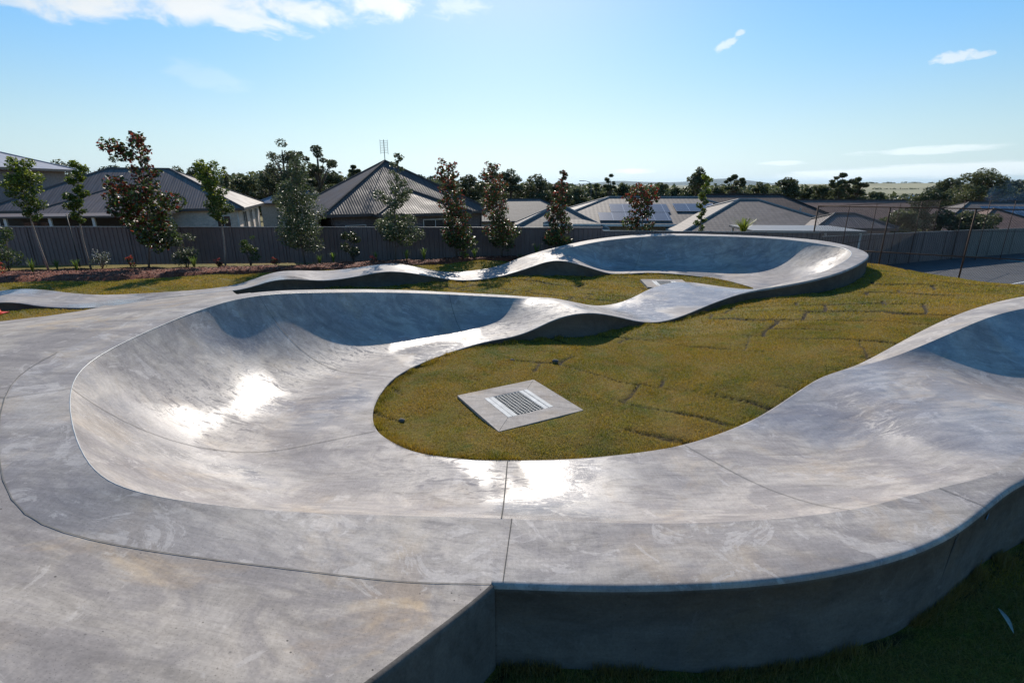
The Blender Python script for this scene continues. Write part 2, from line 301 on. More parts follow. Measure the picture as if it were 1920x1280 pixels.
# ---------------------------------------------------------------- pump track, one cross-section per station
# (P0, P1, Q1, Q0, floor z, berm weight, drop of the ground beside P, beside Q); a point is (px, py, z) or a world Vector
V = Vector
W_ = lambda x, y, z: Vector((x, y, z))
ST = [
 (W_(19.5,8.0,1.1), W_(19.2,7.2,1.1), W_(18.2,4.6,.3), W_(18.0,4.0,.3), .1, 1, .2, .6),
 (W_(15.2,9.6,1.2), W_(15.0,8.8,1.2), W_(14.2,6.2,.3), W_(14.0,5.5,.3), .1, 1, .2, .6),
 (W_(12.3,10.1,1.2), W_(12.3,9.3,1.2), W_(12.0,6.4,.35), W_(12.0,5.7,.35), .1, 1, .2, .7),
 ((1920,553,1.08), (1920,574,1.08), W_(9.6,5.9,.4), W_(9.8,5.2,.4), .12, 1, .25, .8),
 ((1789,590,.86), (1790,622,.86), W_(8.1,5.75,.45), W_(8.3,5.1,.45), .15, 1, .2, .85),
 ((1683,643,.58), (1690,664,.58), W_(7.1,5.6,.5), W_(7.3,4.95,.5), .34, .8, .12, .9),
 ((1622,676,.44), (1626,683,.44), (1944,779,.52), W_(6.55,4.8,.52), .46, .3, .08, .9),
 ((1576,694,.37), None, (1925,845,.45), (1990,872,.45), .38, 0, .06, .85),
 ((1541,706,.31), None, (1880,880,.42), (1925,900,.42), .24, .5, .05, .85),
 ((1506,726,.22), None, (1830,898,.39), (1893,918,.39), .12, 1, .05, .8),
 ((1435,774,.10), None, (1771,912,.36), (1860,944,.36), .05, 1, .04, .84),
 ((1366,806,.06), None, (1690,933,.32), (1790,999,.32), .04, 1, .035, .84),
 ((1279,834,.05), None, (1596,956,.29), (1680,1045,.29), .04, 1, .03, .86),
 ((1200,847,.05), None, (1440,974,.26), (1500,1083,.26), .04, 1, .03, .87),
 ((1110,857,.05), None, (1270,981,.23), (1300,1098,.23), .05, 1, .03, .87),
 ((1030,861,.05), None, (1100,979,.21), (1110,1101,.21), .06, 1, .03, .85),
 ((950,862,.05), None, (940,971,.20), (917,1094,.20), .07, 1, .03, .82),
 ((890,861,.05), None, (780,967,.30), (760,1092,.30), .06, 1, .03, None),
 ((828,855,.05), None, (600,962,.47), (560,1068,.47), .05, 1, .03, None),
 ((780,847,.05), None, (430,950,.70), (333,1040,.70), .05, 1, .03, None),
 ((748,834,.05), None, (262,924,.93), (112,998,.93), .05, 1, .03, None),
 ((726,822,.05), None, (155,866,1.12), (0,915,1.10), .05, 1, .03, None),
 ((708,808,.05), None, (128,724,1.21), (5,740,1.21), .05, 1, .03, None),
 ((699,787,.05), None, (188,664,1.25), (73,678,1.25), .05, 1, .03, None),
 ((701,763,.05), None, (290,615,1.29), (200,620,1.29), .05, 1, .03, None),
 ((715,735,.05), None, (385,577,1.33), (310,577,1.33), .05, 1, .03, None),
 ((740,707,.05), None, (483,553,1.35), (470,547,1.35), .05, 1, .035, .95),
 ((780,685,.05), None, (600,548.5,1.14), (600,542,1.14), .05, 1, .035, 1.0),
 ((825,667,.05), None, (740,548,.93), (740,542,.93), .05, 1, .035, .9),
 ((905,641,.07), None, (865,553,.72), (870,548.5,.72), .07, 1, .04, .7),
 ((979,628,.14), None, (940,557,.61), (942,552,.61), .14, 1, .12, .6),
 ((1044,596,.41), None, (995,559.5,.55), (997,556,.55), .40, .4, .39, .5),
 ((1107,585.5,.54), None, (1035,558,.53), None, .54, 0, .53, .45),
 ((1161,594,.33), None, (1080,567,.30), None, .3, 0, .30, .2),
 ((1213,605,.06), None, (1122,573.5,.06), None, .06, 0, .04, .03),
 ((1265,598,.09), None, (1174,564,.14), None, .1, 0, .06, .08),
 ((1330,571,.22), None, (1226,537,.33), None, .25, 0, .18, .25),
 ((1382,552.5,.36), None, (1278,527,.40), None, .38, 0, .22, .32),
 ((1436,541,.50), (1430,540,.50), (1344,536,.24), None, .26, .4, .26, .18),
 ((1505,529,.75), (1498,524,.75), (1400,543,.12), None, .16, 1, .34, .06),
 ((1580,510,.97), (1556,504,.97), (1416,545,.10), None, .10, 1, .42, .04),
 ((1629,484,1.08), (1590,486,1.08), (1411,539,.10), None, .10, 1, .46, .04),
 ((1622,470,1.14), (1597,470,1.14), (1392,533,.10), None, .10, 1, .50, .04),
 ((1565,454,1.20), (1550,459,1.20), (1355,524,.10), None, .10, 1, .6, .04),
 ((1480,445,1.25), (1470,448.5,1.25), (1305,517,.10), None, .10, 1, .8, .04),
 ((1372,440,1.27), (1370,443.5,1.27), (1250,512,.10), None, .10, 1, 1.0, .04),
 ((1270,437.5,1.25), (1270,441.5,1.25), (1210,511,.10), None, .10, 1, 1.0, .04),
 ((1206,439,1.20), (1208,443.5,1.20), (1178,513,.10), None, .10, 1, 1.0, .04),
 ((1120,447,1.06), (1124,452,1.06), (1143,513,.11), None, .12, 1, .9, .05),
 ((1056,460,.86), (1063,465.5,.86), (1110,503,.36), None, .36, .8, .8, .3),
 ((1005,473,.63), None, (1046,486,.60), None, .60, 0, .6, .55),
 ((965,487,.37), None, (995,501,.35), None, .35, 0, .4, .30),
 ((930,500,.11), None, (935,519,.10), None, .1, 0, .1, .06),
 ((880,508,.09), None, (870,526,.09), None, .1, 0, .08, .05),
 ((825,509.5,.16), None, (828,521,.18), None, .17, 0, .14, .14),
 ((772,498,.40), None, (780,513,.39), None, .4, 0, .36, .35),
 ((735,493,.52), None, (728,508,.52), None, .52, 0, .45, .48),
 ((680,500,.42), None, (680,516,.41), None, .4, 0, .4, .38),
 ((615,508,.29), None, (613,526.5,.27), None, .28, 0, .25, .25),
 ((553,506.5,.45), None, (553,522.5,.45), None, .45, 0, .4, .43),
 ((510,511,.43), None, (510,526,.44), None, .43, 0, .38, .42),
 ((465,527,.25), None, (478,536,.30), None, .27, 0, .2, .26),
 ((430,536,.20), None, (437,545,.26), None, .22, 0, .12, None),
 ((375,543,.17), None, (365,552,.26), None, .2, 0, .06, None),
 ((290,548.5,.14), None, (285,561,.22), None, .16, 0, .05, None),
 ((200,553,.12), None, (196,576.5,.14), None, .12, 0, .05, .04),
 ((140,550,.16), None, (95,576,.12), None, .13, 0, .08, .06),
 ((92,544,.24), None, (48,569.5,.19), None, .22, 0, .15, .16),
 ((45,541,.28), None, (10,566,.25), None, .26, 0, .18, .24),
 ((0,545,.22), None, (-50,571,.20), None, .2, 0, .15, .16),
 ((-80,553,.12), None, (-150,583,.12), None, .1, 0, .05, .05),
 ((-260,560,.12), None, (-380,592,.12), None, .1, 0, .05, .05),
]
def pt(q): return q.copy() if isinstance(q, Vector) else U(*q)
rows = []; meta = []
for (p0, p1, q1, q0, zf, w, gp, gq) in ST:
    P0 = pt(p0); Q1 = pt(q1)
    if p1 is None:
        d = (Q1-P0); d.z = 0; P1 = P0 + d.normalized()*.03
    else: P1 = pt(p1)
    if q0 is None:
        d = (P1-Q1); d.z = 0; Q0 = Q1.copy(); Q1 = Q0 + d.normalized()*.03
    else: Q0 = pt(q0)
    rows.append([*P0, *P1, *Q1, *Q0, zf, w]); meta.append((gp, gq))
A = np.array(rows); NS = len(A)
SUB = 16
def catmull(A, sub):
    out = []
    n = len(A)
    for i in range(n-1):
        p0, p1, p2, p3 = A[max(i-1,0)], A[i], A[i+1], A[min(i+2,n-1)]
        for k in range(sub):
            t = k/sub
            out.append(.5*((2*p1)+(-p0+p2)*t+(2*p0-5*p1+4*p2-p3)*t*t+(-p0+3*p1-3*p2+p3)*t**3))
    out.append(A[-1]); return np.array(out)
def gsm(B, sig):
    k = np.arange(-int(3*sig), int(3*sig)+1); w = np.exp(-k*k/(2*sig*sig)); w /= w.sum(); h = len(k)//2
    Bp = np.concatenate([2*B[:1]-B[h:0:-1], B, 2*B[-1:]-B[-2:-h-2:-1]])
    return np.stack([np.convolve(Bp[:, j], w, 'valid') for j in range(B.shape[1])], 1)
RAW = catmull(A, SUB)
TR = gsm(RAW, 5.5)
NR = len(TR)
for j in (12, 13): TR[:, j] = np.clip(TR[:, j], 0 if j == 13 else -9, 1 if j == 13 else 9)
def arcf(s): s = np.clip(s, 0, 1); return (1-np.sqrt(1-(.84*s)**2))/.45741
NU = 40
uu = np.linspace(0, 1, NU+1)
def section(r):
    P1, Q1, zf, w = r[3:6], r[6:9], r[12], r[13]
    zP, zQ = P1[2], Q1[2]; zf = min(zf, zP, zQ)
    a = zP+(zQ-zP)*uu
    e = .66
    def blend(s): return .25*np.clip(s, 0, 1)**2 + .75*arcf(s)
    b = zf+(zP-zf)*blend((e-uu)/e)+(zQ-zf)*blend((uu-(1-e))/e)
    z = (1-w)*a+w*b
    xy = P1[None, :2]+(Q1-P1)[None, :2]*uu[:, None]
    return np.concatenate([xy, z[:, None]], 1)
SURF = np.stack([section(r) for r in TR])          # NR x NU+1 x 3
def gridmesh(name, G, parent, mat, flip=False, smooth=True):
    n, m = G.shape[:2]
    idx = np.arange(n*m).reshape(n, m)
    q = np.stack([idx[:-1, :-1], idx[1:, :-1], idx[1:, 1:], idx[:-1, 1:]], -1).reshape(-1, 4)
    if flip: q = q[:, ::-1]
    me = D.meshes.new(name); me.vertices.add(n*m); me.vertices.foreach_set('co', G.reshape(-1).astype(np.float32))
    me.loops.add(q.size); me.loops.foreach_set('vertex_index', q.ravel().astype(np.int32))
    me.polygons.add(len(q)); me.polygons.foreach_set('loop_start', np.arange(0, q.size, 4, dtype=np.int32))
    me.polygons.foreach_set('loop_total', np.full(len(q), 4, dtype=np.int32))
    me.update(calc_edges=True); me.validate()
    return link(name, me, parent, mat, smooth)
track = tag(empty('pump_track', tuple(U(950, 920, .1))), 'winding smooth grey concrete pump track with banked turns and rollers around the lawns', 'pump track')
bpy.context.view_layer.update()
TINV = -Vector(track.location)
def tpart(o): o.parent = track; o.location = TINV; return o
tpart(gridmesh('riding_surface', SURF, None, M['conc']))
# lips: a strip with a tiny rounded arris on its outer side, then the wall down into the ground
def side(E1, E0, name1, name2, sgn, zb, i0=0, i1=None, rad=.045, wallmat=None):
    i1 = i1 or NR; E1 = E1[i0:i1]; E0 = E0[i0:i1]
    d = E0-E1; d[:, 2] = 0; L = np.linalg.norm(d, axis=1, keepdims=True); d = d/np.maximum(L, 1e-6)
    r = np.minimum(rad, L*.45)
    cols = []
    for t in np.linspace(0, 1, 5): cols.append(E1+(E0-d*r-E1)*t)
    top = E0-d*r
    for a in (18, 36, 54, 72, 90):
        a = R(a); c = top+d*r*math.sin(a); c = c.copy(); c[:, 2] -= r[:, 0]*(1-math.cos(a)); cols.append(c)
    G = np.stack(cols, 1)
    o1 = tpart(gridmesh(name1, G, None, M['conc_deck'], flip=sgn < 0))
    base = cols[-1]
    w = [base]; 
    k = base.copy(); k[:, 2] -= .035; w.append(k)
    if rad > .04:
        k = base-d*.008; k = k.copy(); k[:, 2] -= .040; w.append(k)
        base = base-d*.008
    for f in (.3, .65, 1.0):
        k = base.copy(); k[:, 2] = w[-1][:, 2]*(1-f)+zb*f; w.append(k)
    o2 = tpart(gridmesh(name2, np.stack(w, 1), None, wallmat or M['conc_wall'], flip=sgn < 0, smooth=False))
    return o1, o2
# Q side: from station 16 (front corner) to 26 the deck runs flush into the platform, no wall
iC, iD = 16*SUB, 26*SUB
Pm, P1m, Q1m, Qm = TR[:, 0:3], TR[:, 3:6], TR[:, 6:9], TR[:, 9:12]
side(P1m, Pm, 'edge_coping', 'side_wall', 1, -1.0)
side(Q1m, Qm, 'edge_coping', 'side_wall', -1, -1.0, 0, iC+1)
cop = np.stack([Q1m[iC:iD+1]+(Qm-Q1m)[iC:iD+1]*t for t in np.linspace(0, 1, 6)], 1)
tpart(gridmesh('edge_coping', cop, None, M['conc_deck'], flip=True))
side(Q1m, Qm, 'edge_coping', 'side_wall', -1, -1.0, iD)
# platform
BP = {16: W_(-3.5,-1.4,.95), 17: W_(-5.2,-2.0,1.15), 18: W_(-7,-1.4,1.22), 19: W_(-8.6,0,1.25), 20: W_(-9.8,1.6,1.25), 21: W_(-10.8,3.4,1.22), 22: W_(-11.2,5.4,1.15),
      23: W_(-11.0,7.4,1.0), 24: U(0,603,.72), 25: U(190,577,.16)}
ks = sorted(BP); BB = catmull(np.array([[*BP[k]] for k in ks]), SUB)
inner = Qm[iC:iC+len(BB)]
# last rows: the platform's far edge follows the strip's near edge
QE = Qm[62*SUB:65*SUB+1][::-1]; nE = iD-(iC+len(BB)-1)
QEs = np.array([[np.interp(t, np.linspace(0, 1, len(QE)), QE[:, j]) for j in range(3)] for t in np.linspace(0, 1, nE+1)])
BB[-1] = QEs[0]
for k in range(1, 12):                       # ease onto the strip edge
    f = 1-k/12; BB[-1-k] = BB[-1-k]
outer = np.concatenate([BB, QEs[1:]]); inn = Qm[iC:iD+1]
NP = 44; tt = np.linspace(0, 1, NP+1)
PL = np.stack([inn+(outer-inn)*t for t in tt], 1)
# height: smooth membrane through the deck edge and the outer boundary
def pfun(x, y): return min(1.24, .20-.30*(x+.2)) if y < 4 else None
cc_ = [tuple(q) for q in inn[::6]]+[tuple(q) for q in outer[len(BB)-30::6]]
for k in range(0, len(BB)-30, 10): cc_.append((outer[k][0], outer[k][1], outer[k][2]))
for x_, y_ in ((-1.2,2.2),(-2,1.4),(-3,1.9),(-4,2.2),(-3.2,.2),(-4.5,.8),(-5.5,2.5),(-6,0),(-7,3)): cc_.append((x_, y_, min(1.24, .2-.30*(x_+.2))))
for t_ in (.15,.3,.5,.7,.85): cc_.append((-.18-2.72*t_, 3.25-3.75*t_, min(1.2, .2+.30*2.72*t_)))
cc_ = np.array(cc_); dd_ = np.linalg.norm(cc_[:, None, :2]-cc_[None, :, :2], axis=2); n_ = len(cc_)
K_ = np.zeros((n_+1, n_+1)); K_[:n_, :n_] = dd_-.15*np.eye(n_); K_[:n_, n_] = 1; K_[n_, :n_] = 1
w_ = np.linalg.solve(K_, np.append(cc_[:, 2], 0))
zz_ = np.full(PL.shape[:2], w_[-1])
for k in range(n_): zz_ += w_[k]*np.hypot(PL[..., 0]-cc_[k, 0], PL[..., 1]-cc_[k, 1])
ee = np.minimum(1, tt/.10)[None, :]; zin = inn[:, 2][:, None]
PL[..., 2] = (zz_-(zz_[:, :1]-zin)*np.exp(-tt/.06)[None, :])-.003*(tt > 0)
tpart(gridmesh('platform', PL, None, M['conc_plat'], flip=True))
bd = np.concatenate([PL[0], outer[1:]])
edge = PL[0]
wl = []
d = np.gradient(edge[:, :2], axis=0); nrm = np.stack([d[:, 1], -d[:, 0]], 1); nrm /= np.linalg.norm(nrm, axis=1, keepdims=True)
if nrm[5] @ np.array([1, -1]) < 0: nrm = -nrm
top = edge.copy(); top[:, :2] += nrm*0.0
for k, (o_, dz) in enumerate(((0, 0), (.018, -.004), (.033, -.02), (.036, -.05), (.036, -.35), (.036, -1.4))):
    q = edge.copy(); q[:, :2] += nrm*o_; q[:, 2] += dz; wl.append(q)
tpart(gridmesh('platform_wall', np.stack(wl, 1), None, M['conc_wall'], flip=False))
wl = []
for dz in (0, -.1, -1.4):
    q = PL[:len(BB), -1].copy(); q[:, 2] += dz; wl.append(q)
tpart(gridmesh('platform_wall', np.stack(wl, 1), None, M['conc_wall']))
# joints
def ribbon(pts, w, mat, name='joint', lift=.006):
    pts = [Vector(p) for p in pts]; vs = []; fs = []
    for i, p in enumerate(pts):
        d = pts[min(i+1, len(pts)-1)]-pts[max(i-1, 0)]; s = Vector((-d.y, d.x, 0))
        s = s.normalized()*w/2 if s.length > 1e-6 else Vector((w/2, 0, 0))
        vs += [p+s+Vector((0,0,lift)), p-s+Vector((0,0,lift))]
    for i in range(len(pts)-1): fs.append((2*i, 2*i+1, 2*i+3, 2*i+2))
    return tpart(mesh(name, vs, fs, None, mat))
def secline(st, u0=0, u1=1): 
    r = int(round(st*SUB)); return [SURF[r, j] for j in range(int(u0*NU), int(u1*NU)+1)]
def copline(st, side='Q'):
    r = int(round(st*SUB)); a, b = (Q1m[r], Qm[r]) if side == 'Q' else (P1m[r], Pm[r])
    d = b-a; return [a+d*t for t in np.linspace(0.0, .97, 8)]
ribbon(secline(16.0), .013, M['joint'])
ribbon(copline(15.9), .008, M['joint'])
ribbon(secline(12), .007, M['jointlight'])
ribbon(copline(10.15), .007, M['joint'])
ribbon(secline(22), .007, M['joint']); ribbon(copline(22), .007, M['joint'])
ribbon([PL[22*SUB-iC, j] for j in range(0, 30)], .007, M['joint'])
ribbon(secline(26), .008, M['jointlight'])
ribbon(secline(28.8, .45, 1), .008, M['joint'])
ribbon(secline(47), .012, M['jointlight'])
ribbon(secline(52.3), .010, M['jointlight'])
ribbon([Qm[i] for i in range(iC, iD-40, 4)], .008, M['jointlight'], lift=.005)
# vertical pour joint and cap line on the front wall
r = int(10.9*SUB); q = Qm[r]; dd = Qm[r]-Q1m[r]; dd[2] = 0; dd /= np.linalg.norm(dd)
tg = Vector((-dd[1], dd[0], 0))
jm = MB(); a0 = Vector(q)+Vector(dd)*.002; jm.bar(a0+Vector((0,0,-.05)), a0+Vector((0,0,-1.0))-tg*.10, .006, .012); tpart(jm.build('joint', M['joint']))
q = Qm[int(10.45*SUB)]; e = Qm[int(10.2*SUB)]
# surface raster used to keep the ground underneath

def arris(E, i0, i1, rr=.014):
    ii = list(range(i0, i1, 2)); n_ = len(ii)
    rad = [rr*min(1, .12+k/(n_*.25), .12+(n_-1-k)/(n_*.25)) for k in range(n_)]
    m = MB(); m.tube([Vector(E[i])-Vector((0,0,rad[k]*.55)) for k, i in enumerate(ii)], rad, 8, cap=True); tpart(m.build('lip_edge', M['conc_lip'], None, True))
arris(Q1m, 19*SUB, 28*SUB, .006); arris(P1m, 40*SUB, 49*SUB, .016)
# ---------------------------------------------------------------- ground height
CT = []
def C_(x, y, z): CT.append((x, y, z))
for i, (gp, gq) in enumerate(meta):
    r = TR[i*SUB]
    if gp is not None: C_(r[0], r[1], r[2]-gp)
    if gq is not None: C_(r[9], r[10], r[11]-gq)
for (px, py, z) in [(1000,640,0.0),(1113,632,0.0),(850,760,.0),(1000,760,.0),(900,700,.0),(1100,700,.02),(1250,750,.03),(1300,650,.12),(1450,640,.30),(1600,600,.50),
                    (1600,560,.56),(1450,590,.34),(700,538,0.0),(560,543,0.0),(900,530,.02),(1100,525,.03),(1250,520,.03),(1000,560,.03),
                    (1700,515,.62),(1750,560,.68),(1850,545,.68),(1660,497,.60),(1900,553,.70),
                    (0,590,.12),(60,585,.1),(120,580,.08),(0,540,0.05),(104,535,0.02),(221,528,.0),(338,514,0.0),(495,511,.0),
                    (766,500,.12),(820,502,.05),(900,490,.22),
                    (926,1222,-.62),(1110,1256,-.64),(1293,1243,-.64),(1493,1225,-.62),(1670,1175,-.57),(1834,1073,-.47),(1920,991,-.38)]:
    p = U(px, py, z); C_(*p)
for x, y, z in [(0,0,-.68),(4,0,-.64),(8,1,-.5),(-2,0,-.66),(-8,-4,-.5),(0,-6,-.6),(8,-6,-.6),(12,3,-.4),(16,2,-.5),(20,4,-.6),(-14,2,-.2),(-14,8,0),(-16,14,.05),(-14,17,.0),(-24,16,-.1),
                (-24,22,-.5),(-16,23,-.42),(-11,23,-.38),(-6,23,-.15),(0,23,.10),(4,23,.0),(8,23,-.1),(12,23.5,-.5),
                (15.5,16.6,-.2),(14.6,19,-.3),(17.5,14.6,-.2),(20,12,-.2),(17,18.6,-1.25),(16,20.5,-1.25),(14.5,23.5,-1.25),(19,17,-1.3),(22,14,-1.3),(26,12,-1.3),(14,26,-1.3),
                (25,25,-1.32),(30,35,-1.3),(20,30,-1.3),(40,20,-1.35),(40,40,-1.4),(50,50,-2),(0,27,-.9),(-12,27,-1),(-25,27,-1),(0,32,-1.1),(-20,34,-1.1),(-35,34,-1.1),(15,34,-1.5),
                (-50,30,-1),(-40,50,-1.5),(0,50,-1.8),(40,60,-2.5),(60,30,-2),(-100,0,-1),(100,0,-2),(0,-100,-1),(-100,100,-3),(0,100,-3),(100,100,-4),(0,200,-6),(200,200,-8),(-200,200,-6),
                (400,0,-6),(-400,0,-4),(0,-400,-4),(400,400,-14),(-400,400,-12),(0,500,-14)]:
    C_(x, y, z)
CT = np.array(CT)
d2 = np.linalg.norm(CT[:, None, :2]-CT[None, :, :2], axis=2)
n = len(CT)
K = np.zeros((n+1, n+1)); K[:n, :n] = d2 - .02*np.eye(n); K[:n, n] = 1; K[n, :n] = 1
WG = np.linalg.solve(K, np.append(CT[:, 2], 0))
def G(x, y):
    x = np.atleast_1d(np.asarray(x, float)); y = np.atleast_1d(np.asarray(y, float))
    out = np.full(x.shape, WG[-1])
    for k in range(n): out += WG[k]*np.hypot(x-CT[k, 0], y-CT[k, 1])
    rr = np.hypot(x, y)
    far = np.clip((rr-350)/400, 0, 1)
    return out*(1-far)+(-14)*far
def Gs(x, y): return float(G([x], [y])[0])
# turf slabs: rolls laid in staggered rows, dark open seams here and there
def hash2(i, j, s=0): 
    v = np.sin(i*127.1+j*311.7+s*74.7)*43758.5453; return v-np.floor(v)
def vnoise(x, y, s=0):
    i, j = np.floor(x), np.floor(y); f, g = x-i, y-j; f = f*f*(3-2*f); g = g*g*(3-2*g)
    return (hash2(i,j,s)*(1-f)+hash2(i+1,j,s)*f)*(1-g)+(hash2(i,j+1,s)*(1-f)+hash2(i+1,j+1,s)*f)*g
def seams(x, y):
    a = R(-33); u = x*math.cos(a)+y*math.sin(a); v = -x*math.sin(a)+y*math.cos(a)
    u = u+(vnoise(x*1.1, y*1.1, 3)-.5)*.34+(vnoise(x*7, y*7, 4)-.5)*.05; v = v+(vnoise(x*1.1, y*1.1, 5)-.5)*.40+(vnoise(x*7, y*7, 6)-.5)*.05
    wv, wu = .78, 1.9
    j = np.floor(v/wv); fv = np.abs(v/wv-np.round(v/wv))*wv
    off = hash2(j, j*0, 9)*wu; i = np.floor((u+off)/wu); fu = np.abs((u+off)/wu-np.round((u+off)/wu))*wu
    jr = np.round(v/wv); ir = np.round((u+off)/wu)
    openv = vnoise(u/1.6+jr*13.7, jr*5.1, 11); openu = hash2(ir, j, 12)
    wdv = np.clip((openv-.47)*.16, 0, .040); wdu = np.clip((openu-.45)*.12, 0, .030)*(openv > .45)
    sv = np.clip(1-(fv-wdv)/.022, 0, 1)*(wdv > 0); su = np.clip(1-(fu-wdu)/.022, 0, 1)*(wdu > 0)
    slab = hash2(i, j, 15)
    return np.maximum(sv, su), slab
def axis(lo, hi, st, far, g=1.22):
    c = list(np.arange(lo, hi+st/2, st)); a = st; x = c[-1]
    while x < far: a *= g; x += a; c.append(x)
    a = st; x = c[0]; pre = []
    while x > -far: a *= g; x -= a; pre.append(x)
    return np.array(pre[::-1]+c)
gx = axis(-11.5, 13.5, .055, 9000); gy = axis(1.2, 21.5, .06, 9000)
XX, YY = np.meshgrid(gx, gy, indexing='ij')
ZZ = G(XX.ravel(), YY.ravel()).reshape(XX.shape)
near = np.clip(1-(np.hypot(XX, YY-9)-24)/20, 0, 1)
SM, SL = seams(XX, YY)
infieldmask = ((YY < 18.6) & (XX > -9) & (YY > 4.6)).astype(float)
SM = SM*near*infieldmask
ZZ += near*((vnoise(XX*.9, YY*.9, 1)-.5)*.05+(vnoise(XX*3.1, YY*3.1, 2)-.5)*.022-SM*.035+(SL-.5)*.018*infieldmask-.012)
# keep the ground under the concrete
ZM = np.full(XX.shape, 1e9); INN = np.zeros(XX.shape, bool)
def raster(Gd):
    n_, m_ = Gd.shape[:2]
    X = Gd.reshape(-1, 3)
    ix = np.searchsorted(gx, X[:, 0]); iy = np.searchsorted(gy, X[:, 1])
    for dx in (-1, 0):
        for dy in (-1, 0):
            a, b = np.clip(ix+dx, 0, len(gx)-1), np.clip(iy+dy, 0, len(gy)-1)
            np.minimum.at(ZM, (a, b), X[:, 2])
def dens(Gd, k):
    t = np.linspace(0, Gd.shape[1]-1, k*(Gd.shape[1]-1)+1); i = np.clip(t.astype(int), 0, Gd.shape[1]-2); f = (t-i)[None, :, None]
    Gd = Gd[:, i]*(1-f)+Gd[:, i+1]*f
    return Gd
def dens0(Gd, k): return dens(Gd.transpose(1, 0, 2), k).transpose(1, 0, 2)
raster(dens0(dens(SURF[:, 1:-1], 3), 3))
for a, b in ((Pm, P1m), (Q1m, Qm)):
    g_ = np.stack([a+(b-a)*t for t in np.linspace(.0, 1.0, 24)], 1)
    L = np.linalg.norm((b-a)[:, :2], axis=1)
    raster(dens0(g_[:, 3:-3], 3)[np.repeat(L > .12, 3)[:3*(len(L)-1)+1]] if (L > .12).any() else g_)
raster(dens0(dens(PL[:, :-1], 4), 2))
low = ZM < 1e8
OUTSIDE = ~low
ed = np.zeros(low.shape, bool)
for dx in (-1, 0, 1):
    for dy in (-1, 0, 1): ed |= np.roll(np.roll(low, dx, 0), dy, 1)
SM = np.maximum(SM, (ed & ~low)*np.clip((vnoise(XX*6, YY*6, 41)-.35)*2.2, 0, .9))
ZZ = np.where(low, np.minimum(ZZ, ZM-.06), ZZ)
gm = gridmesh('ground', np.stack([XX, YY, ZZ], -1), None, M['turf'])
gm['kind'] = 'structure'
at = gm.data.attributes.new('seam', 'FLOAT', 'POINT'); at.data.foreach_set('value', SM.ravel().astype(np.float32))
def gz(x, y):                             # bilinear on the built sheet
    i = np.clip(np.searchsorted(gx, x)-1, 0, len(gx)-2); j = np.clip(np.searchsorted(gy, y)-1, 0, len(gy)-2)
    f = (x-gx[i])/(gx[i+1]-gx[i]); g = (y-gy[j])/(gy[j+1]-gy[j])
    return ZZ[i,j]*(1-f)*(1-g)+ZZ[i+1,j]*f*(1-g)+ZZ[i,j+1]*(1-f)*g+ZZ[i+1,j+1]*f*g
def covered(x, y):
    i = np.clip(np.searchsorted(gx, x)-1, 0, len(gx)-2); j = np.clip(np.searchsorted(gy, y)-1, 0, len(gy)-2)
    return (low[i,j].astype(int)+low[i+1,j]+low[i,j+1]+low[i+1,j+1]) >= 2
# ---------------------------------------------------------------- drains
def drain(corners, inner, label, loc_z):
    P = [U(x, y, loc_z) for x, y in corners]; c = sum(P, Vector())/4
    # best square: mean half diagonal and mean direction
    h = sum((p-c).length for p in P)/4
    ang = sum(((math.atan2((P[k]-c).y, (P[k]-c).x)-k*math.pi/2) - (math.atan2((P[0]-c).y, (P[0]-c).x))+math.pi) % (2*math.pi)-math.pi for k in range(4))/4 + math.atan2((P[0]-c).y, (P[0]-c).x)
    e = tag(empty('storm_drain', tuple(c), ang-math.pi/4), label, 'drain', 'storm drains in the lawns')
    s = h/math.sqrt(2); g = s*inner
    m = MB()
    for k in range(4):                       # four mitred slabs with a thin gap at each mitre
        a = Matrix.Rotation(k*math.pi/2, 3, 'Z'); q = .004
        pts = [Vector((g, -g+q, 0)), Vector((s, -s+q, 0)), Vector((s, s-q, 0)), Vector((g, g-q, 0))]
        top = [a @ p for p in pts]; bot = [p+Vector((0,0,-.12)) for p in top]
        m.add(top+bot, [(0,1,2,3),(4,7,6,5),(0,4,5,1),(1,5,6,2),(2,6,7,3),(3,7,4,0)])
    m.build('surround', M['conc_slab'], e)
    w = g-.004
    m = MB(); 
    for sx in (-1, 1): m.box((sx*(w-.035), 0, -.012), (.07, 2*w, .03)); m.box((sx*(w-.115), 0, -.012), (.07, 2*w, .024))
    for sy in (-1, 1): m.box((0, sy*(w-.006), -.016), (2*w-.02, .010, .02))
    m.build('frame', M['white_metal'], e)
    m = MB(); x0 = w-.155
    nb = 15
    for k in range(nb+1):
        y = -w+.01+k*(2*w-.02)/nb; m.box((0, y, -.022), (2*x0, .0065, .03))
    for k in range(9): m.box((-x0+k*2*x0/8, 0, -.016), (.008, 2*w-.01, .022))
    m.build('grate', M['galv'], e)
    m = MB(); m.box((0, 0, -.115), (2*w, 2*w, .02)); m.build('pit', M['pit'], e)
    return e, c, s
dr1, dc1, ds1 = drain([(858,740),(1000,710),(1088,770),(942,810)], .55, 'square concrete storm drain with a steel grate in the near lawn', .035)
c2 = Vector((5.02, 16.55, .105))
e2 = dr1.copy(); COL.objects.link(e2); e2.location = c2; e2.rotation_euler.z = R(-4)
for ch in dr1.children:
    k = ch.copy(); COL.objects.link(k); k.parent = e2
e2['label'] = 'square concrete storm drain half hidden behind the far roller'
